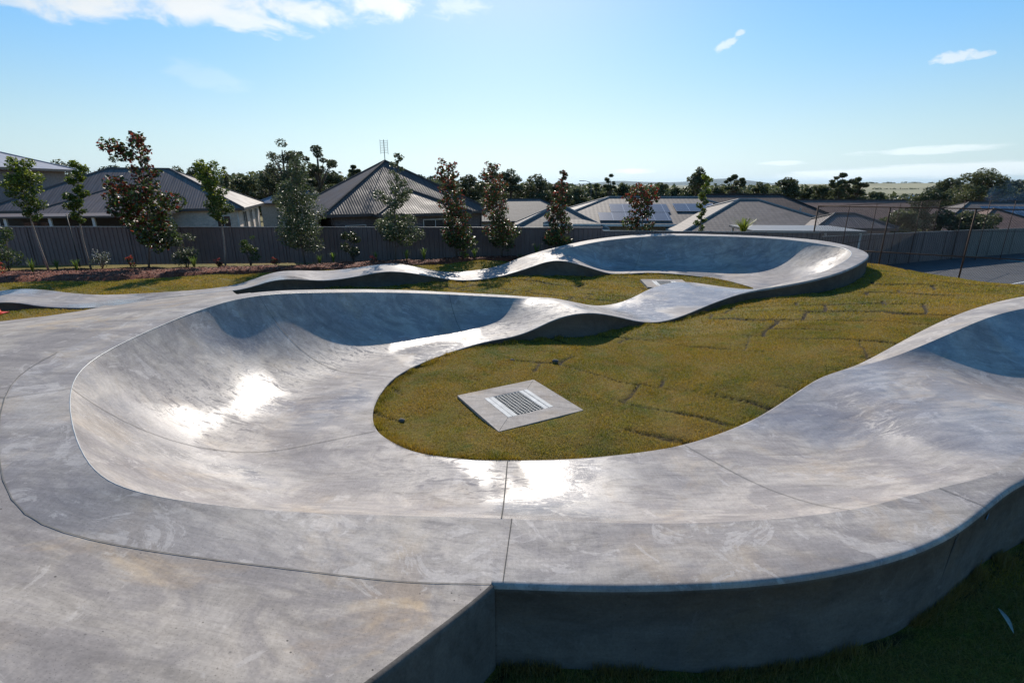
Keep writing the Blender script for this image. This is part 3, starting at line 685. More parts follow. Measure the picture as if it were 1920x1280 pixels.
# ---------------------------------------------------------------- grass blades
def blades(xmin, xmax, ymin, ymax, dens_, hmin, hmax, name, label, keep, wid=.006, lean=.8, bm='blade'):
    N = int((xmax-xmin)*(ymax-ymin)*dens_)
    x = RNG.uniform(xmin, xmax, N); y = RNG.uniform(ymin, ymax, N)
    k = ~covered(x, y) & keep(x, y)
    x, y = x[k], y[k]; z = gz(x, y)-.004; N = len(x)
    sm, _ = seams(x, y); kk = (sm < .25) | (y < 4.6); x, y, z = x[kk], y[kk], z[kk]; N = len(x)
    px = 960+F*x/(y*CP+(H-z)*SP); kk = (px > -60) & (px < 1980); x, y, z = x[kk], y[kk], z[kk]; N = len(x)
    h = RNG.uniform(hmin, hmax, N)*(.6+.8*vnoise(x*2.3, y*2.3, 21)); a = RNG.uniform(0, 2*np.pi, N); l = RNG.uniform(.1, lean, N)*h
    b = a+np.pi/2+RNG.uniform(-.8, .8, N); w = wid*(.7+.6*RNG.random(N))*(1+np.maximum(0, y-6)*.09)
    V0 = np.stack([x-np.cos(b)*w/2, y-np.sin(b)*w/2, z], 1); V1 = np.stack([x+np.cos(b)*w/2, y+np.sin(b)*w/2, z], 1)
    V2 = np.stack([x+np.cos(a)*l, y+np.sin(a)*l, z+h], 1)
    VV = np.stack([V0, V1, V2], 1).reshape(-1, 3)
    me = D.meshes.new(name); me.vertices.add(3*N); me.vertices.foreach_set('co', VV.astype(np.float32).ravel())
    me.loops.add(3*N); me.loops.foreach_set('vertex_index', np.arange(3*N, dtype=np.int32))
    me.polygons.add(N); me.polygons.foreach_set('loop_start', np.arange(0, 3*N, 3, dtype=np.int32)); me.polygons.foreach_set('loop_total', np.full(N, 3, dtype=np.int32))
    me.update(calc_edges=True)
    return tag(link(name, me, None, M[bm]), label, 'grass', kind='stuff')
def indrain(x, y, m=.03):
    o = np.zeros(x.shape, bool)
    for e in (dr1, e2):
        c, a = e.location, e.rotation_euler.z
        u = (x-c.x)*math.cos(a)+(y-c.y)*math.sin(a); v = -(x-c.x)*math.sin(a)+(y-c.y)*math.cos(a)
        o |= (np.abs(u) < ds1+m) & (np.abs(v) < ds1+m)
    return o
def bedfront(x): return np.interp(x, [-30, -14, -9, -4, 0, 2.5], [16.6, 17.6, 19.4, 20.4, 21.6, 22.5])
lawn = lambda x, y: ~indrain(x, y) & (y < bedfront(x)) & (y > 4.0)
blades(-3, 10, 4, 10.5, 6500, .012, .034, 'lawn_grass', 'short olive and yellow-green turf inside the near loop of the track', lambda x, y: lawn(x, y) & (y < 11), .006)
blades(-19, 14, 10.5, 21.5, 1500, .02, .045, 'lawn_grass', 'mown yellow-green turf around the far bends of the track', lawn, .009)
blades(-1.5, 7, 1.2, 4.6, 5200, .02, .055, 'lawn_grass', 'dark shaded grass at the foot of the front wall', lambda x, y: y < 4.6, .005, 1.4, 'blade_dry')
# ragged grass and clippings along the concrete edges
def edge_blades(E1, E0, rows, n, h0, h1, label, spread=.05, wid=.006, bm='blade'):
    i = RNG.uniform(rows[0], rows[1]-1.01, n); k = i.astype(int); f = (i-k)[:, None]
    p = E0[k]*(1-f)+E0[k+1]*f; q = E1[k]*(1-f)+E1[k+1]*f; d = (p-q)[:, :2]; d /= np.linalg.norm(d, axis=1, keepdims=True)+1e-9
    o = RNG.exponential(spread, n)+.002; x = p[:, 0]+d[:, 0]*o; y = p[:, 1]+d[:, 1]*o
    kk = vnoise(x*4, y*4, 55) > .38; x, y, d = x[kk], y[kk], d[kk]; z = gz(x, y)-.005; N = len(x)
    h = RNG.uniform(h0, h1, N)*(.5+vnoise(x*5, y*5, 56)); a = RNG.uniform(0, 2*np.pi, N); l = RNG.uniform(0, .9, N)*h; b = a+1.5+RNG.uniform(-.5, .5, N); w = wid*(1+np.maximum(0, y-6)*.06)
    VV = np.stack([np.stack([x-np.cos(b)*w/2, y-np.sin(b)*w/2, z], 1), np.stack([x+np.cos(b)*w/2, y+np.sin(b)*w/2, z], 1), np.stack([x+np.cos(a)*l, y+np.sin(a)*l, z+h], 1)], 1).reshape(-1, 3)
    me = D.meshes.new('edge_grass'); me.from_pydata(VV.tolist(), [], [(3*j, 3*j+1, 3*j+2) for j in range(N)])
    tag(link('edge_grass', me, None, M[bm]), label, 'grass', kind='stuff')
edge_blades(P1m, Pm, (6*SUB, 38*SUB), 26000, .03, .075, 'ragged grass fringe along the inner edge of the near loop')
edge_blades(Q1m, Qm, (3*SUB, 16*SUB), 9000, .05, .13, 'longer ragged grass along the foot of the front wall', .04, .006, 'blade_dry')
edge_blades(Q1m, Qm, (27*SUB, 62*SUB), 16000, .03, .08, 'ragged grass fringe around the far lawn', .05, .008)
# ---------------------------------------------------------------- garden bed with mulch
bx = np.linspace(-30, 2.4, 200); rowsb = []
for x in bx:
    y0, y1 = float(bedfront(x)), 22.95
    yy = np.linspace(y0, max(y1, y0+.1), 22); r_ = np.stack([np.full(22, x), yy], 1)
    rowsb.append(r_)
Bd = np.array(rowsb); bz = G(Bd[..., 0].ravel(), Bd[..., 1].ravel()).reshape(Bd.shape[:2])
ff = np.linspace(0, 1, 22)[None, :]
bz = bz+.03+.10*np.sin(np.pi*np.clip(ff*1.2, 0, 1)**.6)+(vnoise(Bd[..., 0]*1.3, Bd[..., 1]*1.3, 31)-.5)*.10+(vnoise(Bd[..., 0]*5, Bd[..., 1]*5, 32)-.5)*.06
bz[:, 0] -= .12
bedm = gridmesh('garden_bed', np.concatenate([Bd, bz[..., None]], -1), None, M['mulch']); bedm['kind'] = 'structure'
def bedz(x, y):
    i = int(np.clip(np.searchsorted(bx, x)-1, 0, 198)); y0 = float(bedfront(x)); t = np.clip((y-y0)/(22.95-y0+1e-6), 0, 1)*21
    return float(bz[i, int(t)])
N = 26000
x = RNG.uniform(-28, 2, N); y = bedfront(x)+(22.9-bedfront(x))*RNG.random(N); ii = np.clip(np.searchsorted(bx, x)-1, 0, 198)
tb = np.clip((y-bedfront(x))/(22.95-bedfront(x)), 0, 1)*20.9; jb = tb.astype(int); z = bz[ii, jb]*(1-(tb-jb))+bz[ii, jb+1]*(tb-jb)+.012
a = RNG.uniform(0, np.pi, N); L = RNG.uniform(.03, .10, N); wd = RNG.uniform(.012, .03, N); ti = RNG.uniform(-.6, .6, N)
ex = np.stack([np.cos(a), np.sin(a), ti], 1)*L[:, None]/2; ey = np.stack([-np.sin(a), np.cos(a), RNG.uniform(-.5, .9, N)], 1)*wd[:, None]/2
cc = np.stack([x, y, z], 1); VV = np.stack([cc-ex-ey, cc+ex-ey, cc+ex+ey, cc-ex+ey], 1).reshape(-1, 3)
me = D.meshes.new('mulch_chips'); me.from_pydata(VV.tolist(), [], [(4*k, 4*k+1, 4*k+2, 4*k+3) for k in range(N)])
tag(link('mulch_chips', me, None, M['chip']), 'reddish brown bark chips covering the garden bed along the fence', 'mulch', kind='stuff')
# ---------------------------------------------------------------- steel fences
def steel_fence(A, B, zt, zb, label, panel=2.36, mat='fence', group=None, dropped=0, pitch=.21, capmat='fencecap'):
    A, B = Vector((*A, 0)), Vector((*B, 0)); d = (B-A); L = d.length; d.normalize(); nrm = Vector((d.y, -d.x, 0))
    root = tag(empty('steel_fence', (A.x, A.y, zb[0])), label, 'fence', group); off = -Vector(root.location)
    n = max(1, round(L/panel)); pl = L/n
    f = lambda s, q: q[0]+(q[1]-q[0])*s/L
    for k in range(n):
        s0, s1 = k*pl+.03, (k+1)*pl-.03; zt_ = f((s0+s1)/2, zt); zb0, zb1 = f(s0, zb), f(s1, zb)
        vs = []; fs = []; xs = []
        s = s0
        prof = [(0, 0), (.30, 0), (.38, .028), (.62, .028), (.70, 0)]
        while s < s1:
            for q, o in prof:
                if s+q*pitch < s1: xs.append((s+q*pitch, o))
            s += pitch
        xs.append((s1, 0))
        for s, o in xs:
            p = A+d*s+nrm*o; vs += [(p.x, p.y, f(s, zb)-.15), (p.x, p.y, zt_)]
        for i in range(len(xs)-1): fs.append((2*i, 2*i+2, 2*i+3, 2*i+1))
        o = mesh('fence_panel', vs, fs, root, M[mat]); o.location = off
        m = MB(); m.bar((*(A+d*s0+nrm*.012).xy, zt_), (*(A+d*s1+nrm*.012).xy, zt_), .055, .045); o = m.build('top_rail', M[capmat], root); o.location = off
    for k in range(n+1):
        p = A+d*(k*pl)+nrm*.012; m = MB(); zz = f(min(k*pl, L-.01), zt)
        m.box((p.x, p.y, (zz+f(k*pl, zb))/2-.05), (.06, .07, zz-f(k*pl, zb)+.16), rz=math.atan2(d.y, d.x)); o = m.build('post', M[mat], root); o.location = off
    return root
steel_fence((-34, 24.2), (3.95, 23.0), (1.33, 1.36), (-.45, .1), 'long grey ribbed steel fence behind the young trees')
steel_fence((4.0, 23.05), (13.4, 22.6), (1.22, 1.18), (-.2, -.9), 'lower grey ribbed steel fence behind the far banked turn', group=None)
pB = [U(1540, 444, .55), U(1650, 441.5, .5), U(1817, 432, .45)]
steel_fence(pB[0].xy, pB[2].xy, (.56, .46), (-1.3, -1.35), 'brown ribbed boundary fence seen through the wire mesh beside the court', mat='fence')
pC = UY(2080, 436, pB[2].y+6)
steel_fence((pB[2].x+.05, pB[2].y), (pC.x, pC.y), (.44, .35), (-1.35, -1.4), 'pale ribbed steel fence behind the far end of the court', mat='fence_light', capmat='fence_light')
steel_fence((-9.2, 24.2), (-13.2, 36), (1.33, 1.7), (-.8, -1.0), 'light steel side fence running back between two houses', mat='fence_light')
# ---------------------------------------------------------------- tennis court
zc = -1.24
cA = U(1720, 494, zc)
court = mesh('tennis_court', [(15.6,16.2,zc),(60,16,zc),(60,42,zc),(24,42,zc),(17.2,26.8,zc)], [(0,1,2,3,4)], None, M['asphalt']); court['kind'] = 'structure'
a, b = U(1872, 537, zc+.004), U(1960, 521, zc+.004); dn = (b-a).normalized()
a -= dn*3; b += dn*12; s = Vector((-dn.y, dn.x, 0))*.035
cl = mesh('court_line', [a+s, a-s, b-s, b+s], [(0,1,2,3)], None, M['paintwhite']); cl['kind'] = 'structure'
q = [U(1875, 488, zc+.008), U(1960, 480, zc+.008), U(2100, 486, zc+.008), U(2010, 500, zc+.008)]
cg = mesh('court_surface', q, [(0,1,2,3)], None, M['courtgreen']); cg['kind'] = 'structure'
def wire_fence(A, B, zt, zb, npost, label, rails=(0, .5, 1), posts=None, wires=True, r=.03, st=.085):
    A, B = Vector((*A, 0)), Vector((*B, 0)); d = B-A; L = d.length; d.normalize()
    root = tag(empty('chain_link_fence', (A.x, A.y, zb)), label, 'fence'); off = -Vector(root.location)
    for s in (posts or [L*k/npost for k in range(npost+1)]):
        p = A+d*s; m = MB(); m.tube([(p.x, p.y, zb-.1), (p.x, p.y, zt)], r, 8); o = m.build('post', M['rust'], root, True); o.location = off
    for f in rails:
        z = zb+(zt-zb)*f; m = MB(); m.tube([(A.x, A.y, z), (B.x, B.y, z)], r*.75, 6); o = m.build('rail', M['rust'], root, True); o.location = off
    if wires:
        m = MB(); h = zt-zb; nn = Vector((-d.y, d.x, 0))*.004; k = -h
        vs = []; fs = []
        while k < L:
            for sg in (1, -1):
                s0, z0, s1, z1 = k, 0, k+h, h
                if s0 < 0: z0 = -s0; s0 = 0
                if s1 > L: z1 = h-(s1-L); s1 = L
                if s1 > s0:
                    if sg < 0: z0, z1 = h-z0, h-z1
                    p, q = A+d*s0, A+d*s1; w2 = .0032; b0 = len(vs)
                    for pp, zz in ((p, z0), (q, z1)):
                        vs += [(pp.x, pp.y, zb+zz-w2), (pp.x+nn.x, pp.y+nn.y, zb+zz), (pp.x, pp.y, zb+zz+w2)]
                    fs += [(b0, b0+3, b0+4, b0+1), (b0+1, b0+4, b0+5, b0+2), (b0+2, b0+5, b0+3, b0)]
            k += st
        o = mesh('wire_mesh', vs, fs, root, M['wire']); o.location = off
    return root
# near run: through the two measured posts, from the enclosure's left corner to beyond the frame
pa, pb = U(1670, 388.5, 2.30), U(1831, 391.5, 2.30)
dv = (pb-pa).normalized(); 
lo = -next(k*.05 for k in range(400) if PX(pa-dv*k*.05)[0] < 1536); hi = 11
e0, e1 = pa+dv*lo, pa+dv*hi
Lab = (pb-pa).length
sp = [0, -lo, -lo+Lab, -lo+2*Lab]
wire_fence(e0.xy, (e0+dv*(sp[-1]+.05)).xy, 2.30, -1.3, 3, 'tall rusty chain-link fence along the near side of the tennis court', rails=(.497, 1), posts=sp)
f1 = UY(1764, 376, e0.y+9); f1 = Vector((f1.x, f1.y, 0))
Lf = (f1.xy-e0.xy).length
wire_fence(e0.xy, f1.xy, 2.26, -1.3, 5, 'rusty chain-link fence at the far end of the tennis court', rails=(.5, 1), r=.019, st=.24)
f2 = UY(2050, 380, f1.y-1)
wire_fence(f1.xy, f2.xy, 2.26, -1.3, 6, 'distant rusty chain-link fence along the back of the tennis court', rails=(.5, 1), r=.019, st=.14)
# ---------------------------------------------------------------- small things
m = MB(); cx, cy = U(-14, 590, .13).xy; zb = Gs(cx, cy)+.02
m.tube([(0,0,.03),(0,0,.06),(0,0,.40),(0,0,.70)], [.19,.17,.09,.035], 20)
cone = tag(empty('traffic_cone', (cx, cy, zb)), 'bright orange plastic cone standing at the left edge by the small roller', 'cone')
m.build('cone_body', M['orange'], cone, True); m = MB(); m.box((0,0,.015), (.44,.44,.03)); m.build('base', M['orange'], cone)
a, b = U(1868, 1148, -.42), U(1897, 1196, -.42); d = b-a; s = Vector((-d.y, d.x, 0)).normalized()
vs = []
for k, w_ in enumerate((.003, .013, .018, .019, .016, .010, .002)):
    f = k/6; c = a+d*f+s*.004*math.sin(f*3.1)+Vector((0,0,.055+.02*math.sin(f*3.1))); vs += [c+s*w_, c+Vector((0,0,-.005)), c-s*w_]
fs = [q for k in range(6) for q in ((3*k, 3*k+1, 3*k+4, 3*k+3), (3*k+1, 3*k+2, 3*k+5, 3*k+4))]
tag(mesh('fallen_leaf', vs, fs, None, M['leafdry'], True), 'long pale dry gum leaf lying on the dark grass at lower right', 'leaf')
def stone(px, py, z, r, label):
    c = U(px, py, z); m = MB(); bpy_v = []; import_f = []
    nla, nlo = 5, 8; vs = [(0,0,r*.7)]
    for i in range(1, nla):
        for j in range(nlo):
            t_ = math.pi*i/nla; p_ = 2*math.pi*j/nlo; rr = r*(.8+.4*random.random()); vs.append((rr*math.sin(t_)*math.cos(p_)*1.2, rr*math.sin(t_)*math.sin(p_), rr*.7*math.cos(t_)))
    vs.append((0,0,-r*.7)); fs = [(0, 1+j, 1+(j+1) % nlo) for j in range(nlo)]
    for i in range(nla-2):
        for j in range(nlo):
            a_, b_ = 1+i*nlo+j, 1+i*nlo+(j+1) % nlo; fs.append((a_, a_+nlo, b_+nlo, b_))
    l_ = len(vs)-1; fs += [(l_, l_-nlo+(j+1) % nlo, l_-nlo+j) for j in range(nlo)]
    o = mesh('stone', vs, fs, None, M['stone'], True); o.location = (c.x, c.y, gz(np.array([c.x]), np.array([c.y]))[0]+r*.35)
    tag(o, label, 'stone')
stone(960, 675, 0, .045, 'small grey stone on the turf below the middle roller')
stone(1041, 680, 0, .055, 'larger grey lump of soil on the turf right of the small stone')
stone(753, 788, 0, .04, 'grey stone on the turf by the tight inner bend')
# blue paint mark on the front wall
r_ = int(10.0*SUB); q = Vector(Qm[r_]); dd = Vector(Qm[r_]-Q1m[r_]); dd.z = 0; dd.normalize(); tg = Vector((-dd.y, dd.x, 0))
vs = []; nn_ = 14
for k in range(nn_):
    an = 2*math.pi*k/nn_; rr = .035*(.6+.7*random.random()); vs.append(q+dd*.004+Vector((0,0,-.13))+tg*rr*math.cos(an)*.7+Vector((0,0,rr*math.sin(an)*1.2)))
tpart(mesh('paint_mark', vs, [tuple(range(nn_))], None, M['bluepaint']))
# ---------------------------------------------------------------- houses
def hip_roof(m, cx, cy, L, Wd, z, rise, over=.5, mi=0, gable=False, thick=.16, mi_f=1):
    """hip roof on an L x W box (L along local x, L >= W); faces carry uv in metres: u along the eave, v up the slope"""
    x, y = L/2+over, Wd/2+over; r = max(0, x-y) if not gable else x
    A_, B_, C2, D_ = (-x,-y,0), (x,-y,0), (x,y,0), (-x,y,0); E_, F_ = (-r,0,rise), (r,0,rise)
    def tr(p): return (cx+p[0], cy+p[1], z+p[2])
    sl = math.hypot(y, rise)
    fc = [((A_,B_,F_,E_), 0), ((C2,D_,E_,F_), 0), ((B_,C2,F_), 1), ((D_,A_,E_), 1)]
    for f, ax in fc:
        uvs = []
        for p in f:
            if ax == 0: uvs.append((p[0], (y-abs(p[1]))/y*sl if y else 0))
            else: uvs.append((p[1], (x-abs(p[0]))/max(x-r, .01)*sl))
        m.add([tr(p) for p in f], [tuple(range(len(f)))], mi, [uvs])
    for a, b in ((A_,B_),(B_,C2),(C2,D_),(D_,A_)):                    # fascia + gutter
        a, b = Vector(tr(a)), Vector(tr(b)); m.bar(a-Vector((0,0,.09)), b-Vector((0,0,.09)), .06, .17, mi_f)
    m.add([tr((px_*.98, py_*.98, -.14)) for px_, py_ in ((-x,-y),(x,-y),(x,y),(-x,y))], [(0,3,2,1)], mi_f)
    return [(tr(A_),tr(E_)),(tr(B_),tr(F_)),(tr(C2),tr(F_)),(tr(D_),tr(E_)),(tr(E_),tr(F_))]
def wallbox(m, cx, cy, L, Wd, z0, z1):
    x, y = L/2, Wd/2; c = [(cx-x,cy-y),(cx+x,cy-y),(cx+x,cy+y),(cx-x,cy+y)]
    for k in range(4):
        a, b = c[k], c[(k+1) % 4]; l = math.dist(a, b)
        m.add([(*a, z0), (*b, z0), (*b, z1), (*a, z1)], [(0,1,2,3)], 0, [[(0,0),(l,0),(l,z1-z0),(0,z1-z0)]])
def house(name, label, loc, rz, vols, roofm, wallm, ridgem=None, wins=(), fascia='trimdark', cat='house'):
    root = tag(empty(name, loc, rz), label, cat)
    mw = MB(); mr = MB(); ridges = []
    for (cx, cy, L, Wd, z0, z1, rise, over, hid) in vols:
        wallbox(mw, cx, cy, L, Wd, z0, z1)
        ridges += hip_roof(mr, cx, cy, L, Wd, z1, rise, over)
    mw.build('wall', M[wallm], root)
    rf = mr.build('roof', [M[roofm], M[fascia]], root)
    mg = MB()
    for a, b in ridges:
        a, b = Vector(a), Vector(b)
        if (b-a).length > .05: mg.tube([a+Vector((0,0,.03)), b+Vector((0,0,.02))], .07, 6)
    mg.build('ridge_capping', M[ridgem or roofm], rf)
    for (x, y, z, w_, h_, ax, gm) in wins:       # windows; ax 'f' faces -y, 'r' faces +x
        d_ = .06; m = MB(); g = MB(); t_ = .05
        if ax == 'f':
            for s_ in (-1, 1): m.box((x+s_*(w_/2), y-.03, z), (t_, d_, h_+t_)); m.box((x, y-.03, z+s_*h_/2), (w_, d_, t_))
            m.box((x, y-.03, z), (t_*.7, d_, h_)); g.box((x, y-.012, z), (w_-.02, .02, h_-.02))
        else:
            for s_ in (-1, 1): m.box((x+.03, y+s_*(w_/2), z), (d_, t_, h_+t_)); m.box((x+.03, y, z+s_*h_/2), (d_, w_, t_))
            m.box((x+.03, y, z), (d_, t_*.7, h_)); g.box((x+.012, y, z), (.02, w_-.02, h_-.02))
        f = m.build('window', M['trimwhite'], root); g.build('pane', M[gm], f)
    return root
# 1: long grey ribbed roof at the left, warm brick walls
h1 = house('brick_house', 'long single-storey house with grey ribbed hip roof and pale brick behind the leftmost trees', (-19.7, 38.3, -1.15), R(18),
      [(-7.4, 5.4, 14.4, 10.4, 0, 2.7, 2.75, .45, 0), (-7.6, 1.4, 6.6, 8.0, 0, 2.62, 1.6, .45, 0)], 'rib_grey', 'brick_cream',
      wins=[(-1.2, .2-.02, 1.5, .9, 1.3, 'f', 'glass'), (-.2, 2.6, 1.4, 1.6, 1.9, 'r', 'glass'), (-.2, 5.6, 1.4, 1.2, 1.9, 'r', 'glass'), (-.2, 8.4, 1.4, 1.2, 1.9, 'r', 'glass')])
# 3: central dark ribbed pyramid roof with a lower hip in front
h3 = house('brick_house', 'house with tall dark ribbed pyramid roof and aerial behind the centre trees', (-8.9, 38.0, -1.2), R(30),
      [(0, 0, 10, 10, 0, 2.7, 3.25, .5, 0), (.5, -3.3, 5.2, 5.2, 0, 2.67, 1.35, .5, 0)], 'rib_brown', 'brick_grey',
      wins=[(1.2, -5.92, 1.6, 1.6, 1.3, 'f', 'dark'), (-3.6, -5.02, 1.5, 1.2, 1.0, 'f', 'glass'), (5.02, -1.0, 1.4, 1.4, 1.7, 'r', 'glass')])
ap = Vector((0, 0, 5.93)); m = MB(); m.tube([ap, ap+Vector((0,0,1.4))], .025, 5)
for k in range(8):
    z_ = .55+k*.11
    m.tube([ap+Vector((-.26, 0, z_)), ap+Vector((.26, 0, z_))], .012, 4)
for s_ in (-.26, .26): m.tube([ap+Vector((s_, 0, .45)), ap+Vector((s_, 0, 1.4))], .014, 4)
m.build('aerial', M['fencecap'], h3)
# 2: two-storey house, far left
h2 = house('two_storey_house', 'two-storey beige rendered house cut off by the left edge', (-37.0, 38.0, -1.0), R(8),
      [(-4.0, 3.2, 9, 8, 0, 5.35, 1.7, .6, 0)], 'rib_pale', 'taupe')
# patio roof and posts at the left end
pt_ = tag(empty('patio_cover', (-26.4, 31.2, -1.1), R(12)), 'dark open patio with pale posts under the left end of the long roof', 'patio')
m = MB(); m.box((0,0,2.52), (9, 3.6, .10)); m.build('roof', M['rib_grey'], pt_)
for k in range(5): m = MB(); m.box((-4.3+k*2.15, -1.6, 1.22), (.13,.13,2.5)); m.build('post', M['trimwhite'], pt_)
m = MB(); m.box((0, 1.72, 1.2), (9, .08, 2.4)); m.build('back_wall', M['dark'], pt_)
m = MB(); m.box((-2.6, 1.64, 1.1), (1.3, .06, 1.9)); m.build('window', M['glass'], pt_)
# 4: grey tiled house with solar panels
h4 = house('tiled_house', 'grey tiled house with large solar array behind the far banked turn', (8.9, 42.0, -2.7), R(-3),
      [(2.4, 1.0, 16.5, 9.5, 0, 3.15, 1.72, .55, 0), (8.4, -3.0, 10.8, 9.5, 0, 2.86, 1.95, .55, 0), (-5.2, -1.6, 6.0, 5.4, 0, 2.8, 1.5, .5, 0)], 'tile_grey', 'brick_tan', 'ridge_pale', fascia='trimwhite',
      wins=[(-1.5, -3.78, 1.5, 2.4, 1.4, 'f', 'dark'), (-6.5, -4.82, 1.5, 1.8, 1.1, 'f', 'glass')])
sl = math.atan2(1.72, 9.5/2+.55); 
for (x_, w_, v_, hh) in ((.9, 4.4, 2.1, 1.7), (0, 0, 0, 0), (5.4, 3.6, 2.3, 1.6)):
    if hh == 0: x_, w_, v_, hh = .3, 5.2, .45, 1.55
    y0 = -(9.5/2+.55)+1.0; c_, s_ = math.cos(sl), math.sin(sl); up = Vector((0, s_*.10*-1, c_*.10))
    vs = []
    for (xx, vv) in ((x_-w_/2, v_), (x_+w_/2, v_), (x_+w_/2, v_+hh), (x_-w_/2, v_+hh)):
        vs.append(Vector((xx, y0+vv*c_, 3.15+vv*s_))+up)
    bt = [p-up*.45 for p in vs]
    mm = MB(); mm.add(vs+bt, [(0,1,2,3),(0,4,5,1),(1,5,6,2),(2,6,7,3),(3,7,4,0)], 0, [[(0,0),(w_,0),(w_,hh),(0,hh)]]+[[(0,0)]*4]*4)
    mm.build('solar_panel', M['solar'], h4)
m = MB(); m.tube([(11.5, -4.5, 3.4), (11.5, -4.5, 4.3)], .05, 6); m.build('vent_pipe', M['galv'], h4)
# 5: dark brown tiled house behind it, right
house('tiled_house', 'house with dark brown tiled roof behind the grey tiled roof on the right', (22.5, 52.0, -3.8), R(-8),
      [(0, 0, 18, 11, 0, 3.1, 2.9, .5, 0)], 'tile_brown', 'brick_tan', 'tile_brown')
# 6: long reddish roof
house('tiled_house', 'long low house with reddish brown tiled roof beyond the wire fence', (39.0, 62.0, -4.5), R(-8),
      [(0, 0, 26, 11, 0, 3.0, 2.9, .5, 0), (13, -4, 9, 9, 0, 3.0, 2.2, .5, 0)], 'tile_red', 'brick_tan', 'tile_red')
# 7: shed with grey ribbed roof
house('garden_shed', 'grey shed with dark ribbed roof behind the boundary fence', (21.6, 34.2, -1.75), R(-6),
      [(0, 0, 4.2, 3.0, 0, 2.35, .75, .3, 0)], 'rib_grey', 'fence_light', cat='shed')
cp = tag(empty('carport', (16.4, 30.5, -1.4), R(-4)), 'flat pale carport roof left of the grey shed', 'carport')
m = MB(); m.box((0,0,2.1), (6.0, 4.0, .12)); m.build('roof', M['fence_light'], cp)
for sx in (-2.8, 2.8):
    for sy in (-1.8, 1.8): m = MB(); m.box((sx, sy, 1.0), (.1,.1,2.1)); m.build('post', M['trimwhite'], cp)
# 8: far blue-white roof between the two left houses, and right-hand house with panels
house('far_house', 'small pale blue roofed house glimpsed between the two ribbed roofs', (-24.5, 62.0, -2.0), R(0), [(0, 0, 7, 6, 0, 3.2, 1.6, .4, 0)], 'rib_pale', 'cream')
h9 = house('far_house', 'low pale roofed house with solar panels at the right edge beyond the court', (62, 66.0, -4.6), R(-10), [(0, 0, 20, 11, 0, 3.0, 2.6, .5, 0)], 'tile_grey', 'cream')
m = MB(); s2 = math.atan2(2.6, 6.0)
m.add([(-4, -4.2, 3+1.8*math.tan(s2)+.1), (1, -4.2, 3+1.8*math.tan(s2)+.1), (1, -1.2, 3+4.8*math.tan(s2)+.1), (-4, -1.2, 3+4.8*math.tan(s2)+.1)], [(0,1,2,3)], 0, [[(0,0),(5,0),(5,3),(0,3)]]); m.build('solar_panel', M['solar'], h9)
house('far_house', 'house with cream walls and grey roof in the gap right of centre', (1.5, 66.0, -3.8), R(5), [(0, 0, 13, 9, 0, 2.9, 2.3, .5, 0)], 'tile_grey', 'cream')
house('farm_building', 'tiny pale farm building on the distant pasture', (205, 270.0, -9), R(5), [(0, 0, 17, 9, 0, 4.5, 2.3, .5, 0)], 'rib_pale', 'cream', cat='barn')

for hh_, pp in ((h1, [(-3.2, 3.0, 3.6), (-6, 8.6, 4.4)]), (h4, [(6.5, -1.5, 3.9), (-1.0, 3.0, 3.8)])):
    for p in pp: m = MB(); m.tube([p, (p[0], p[1], p[2]+.55)], .05, 7); m.tube([(p[0], p[1], p[2]+.5), (p[0], p[1], p[2]+.62)], .09, 7); m.build('vent_pipe', M['trimdark'], hh_)
for hh_, pp in ((h1, (-.25, .15, 2.6)), (h3, (4.9, -5.06, 2.6)), (h3, (-4.9, -5.06, 2.6))):
    m = MB(); m.tube([pp, (pp[0], pp[1]-.02, 0)], .045, 6); m.build('downpipe', M['trimwhite'] if hh_ is h1 else M['trimdark'], hh_)
lp = tag(empty('street_lamp', tuple(Vector((*UY(1108, 365, 95).xy, -3.5)))), 'thin curved street lamp on the skyline right of the cone-shaped red tree', 'street lamp')
m = MB(); m.tube([(0,0,0),(0,0,6.4),(-.3,0,7.0),(-1.2,0,7.25)], [.09,.06,.05,.04], 6); m.build('pole', M['fencecap'], lp); m = MB(); m.box((-1.7,0,7.22), (.9,.25,.12)); m.build('lamp_head', M['fencecap'], lp)
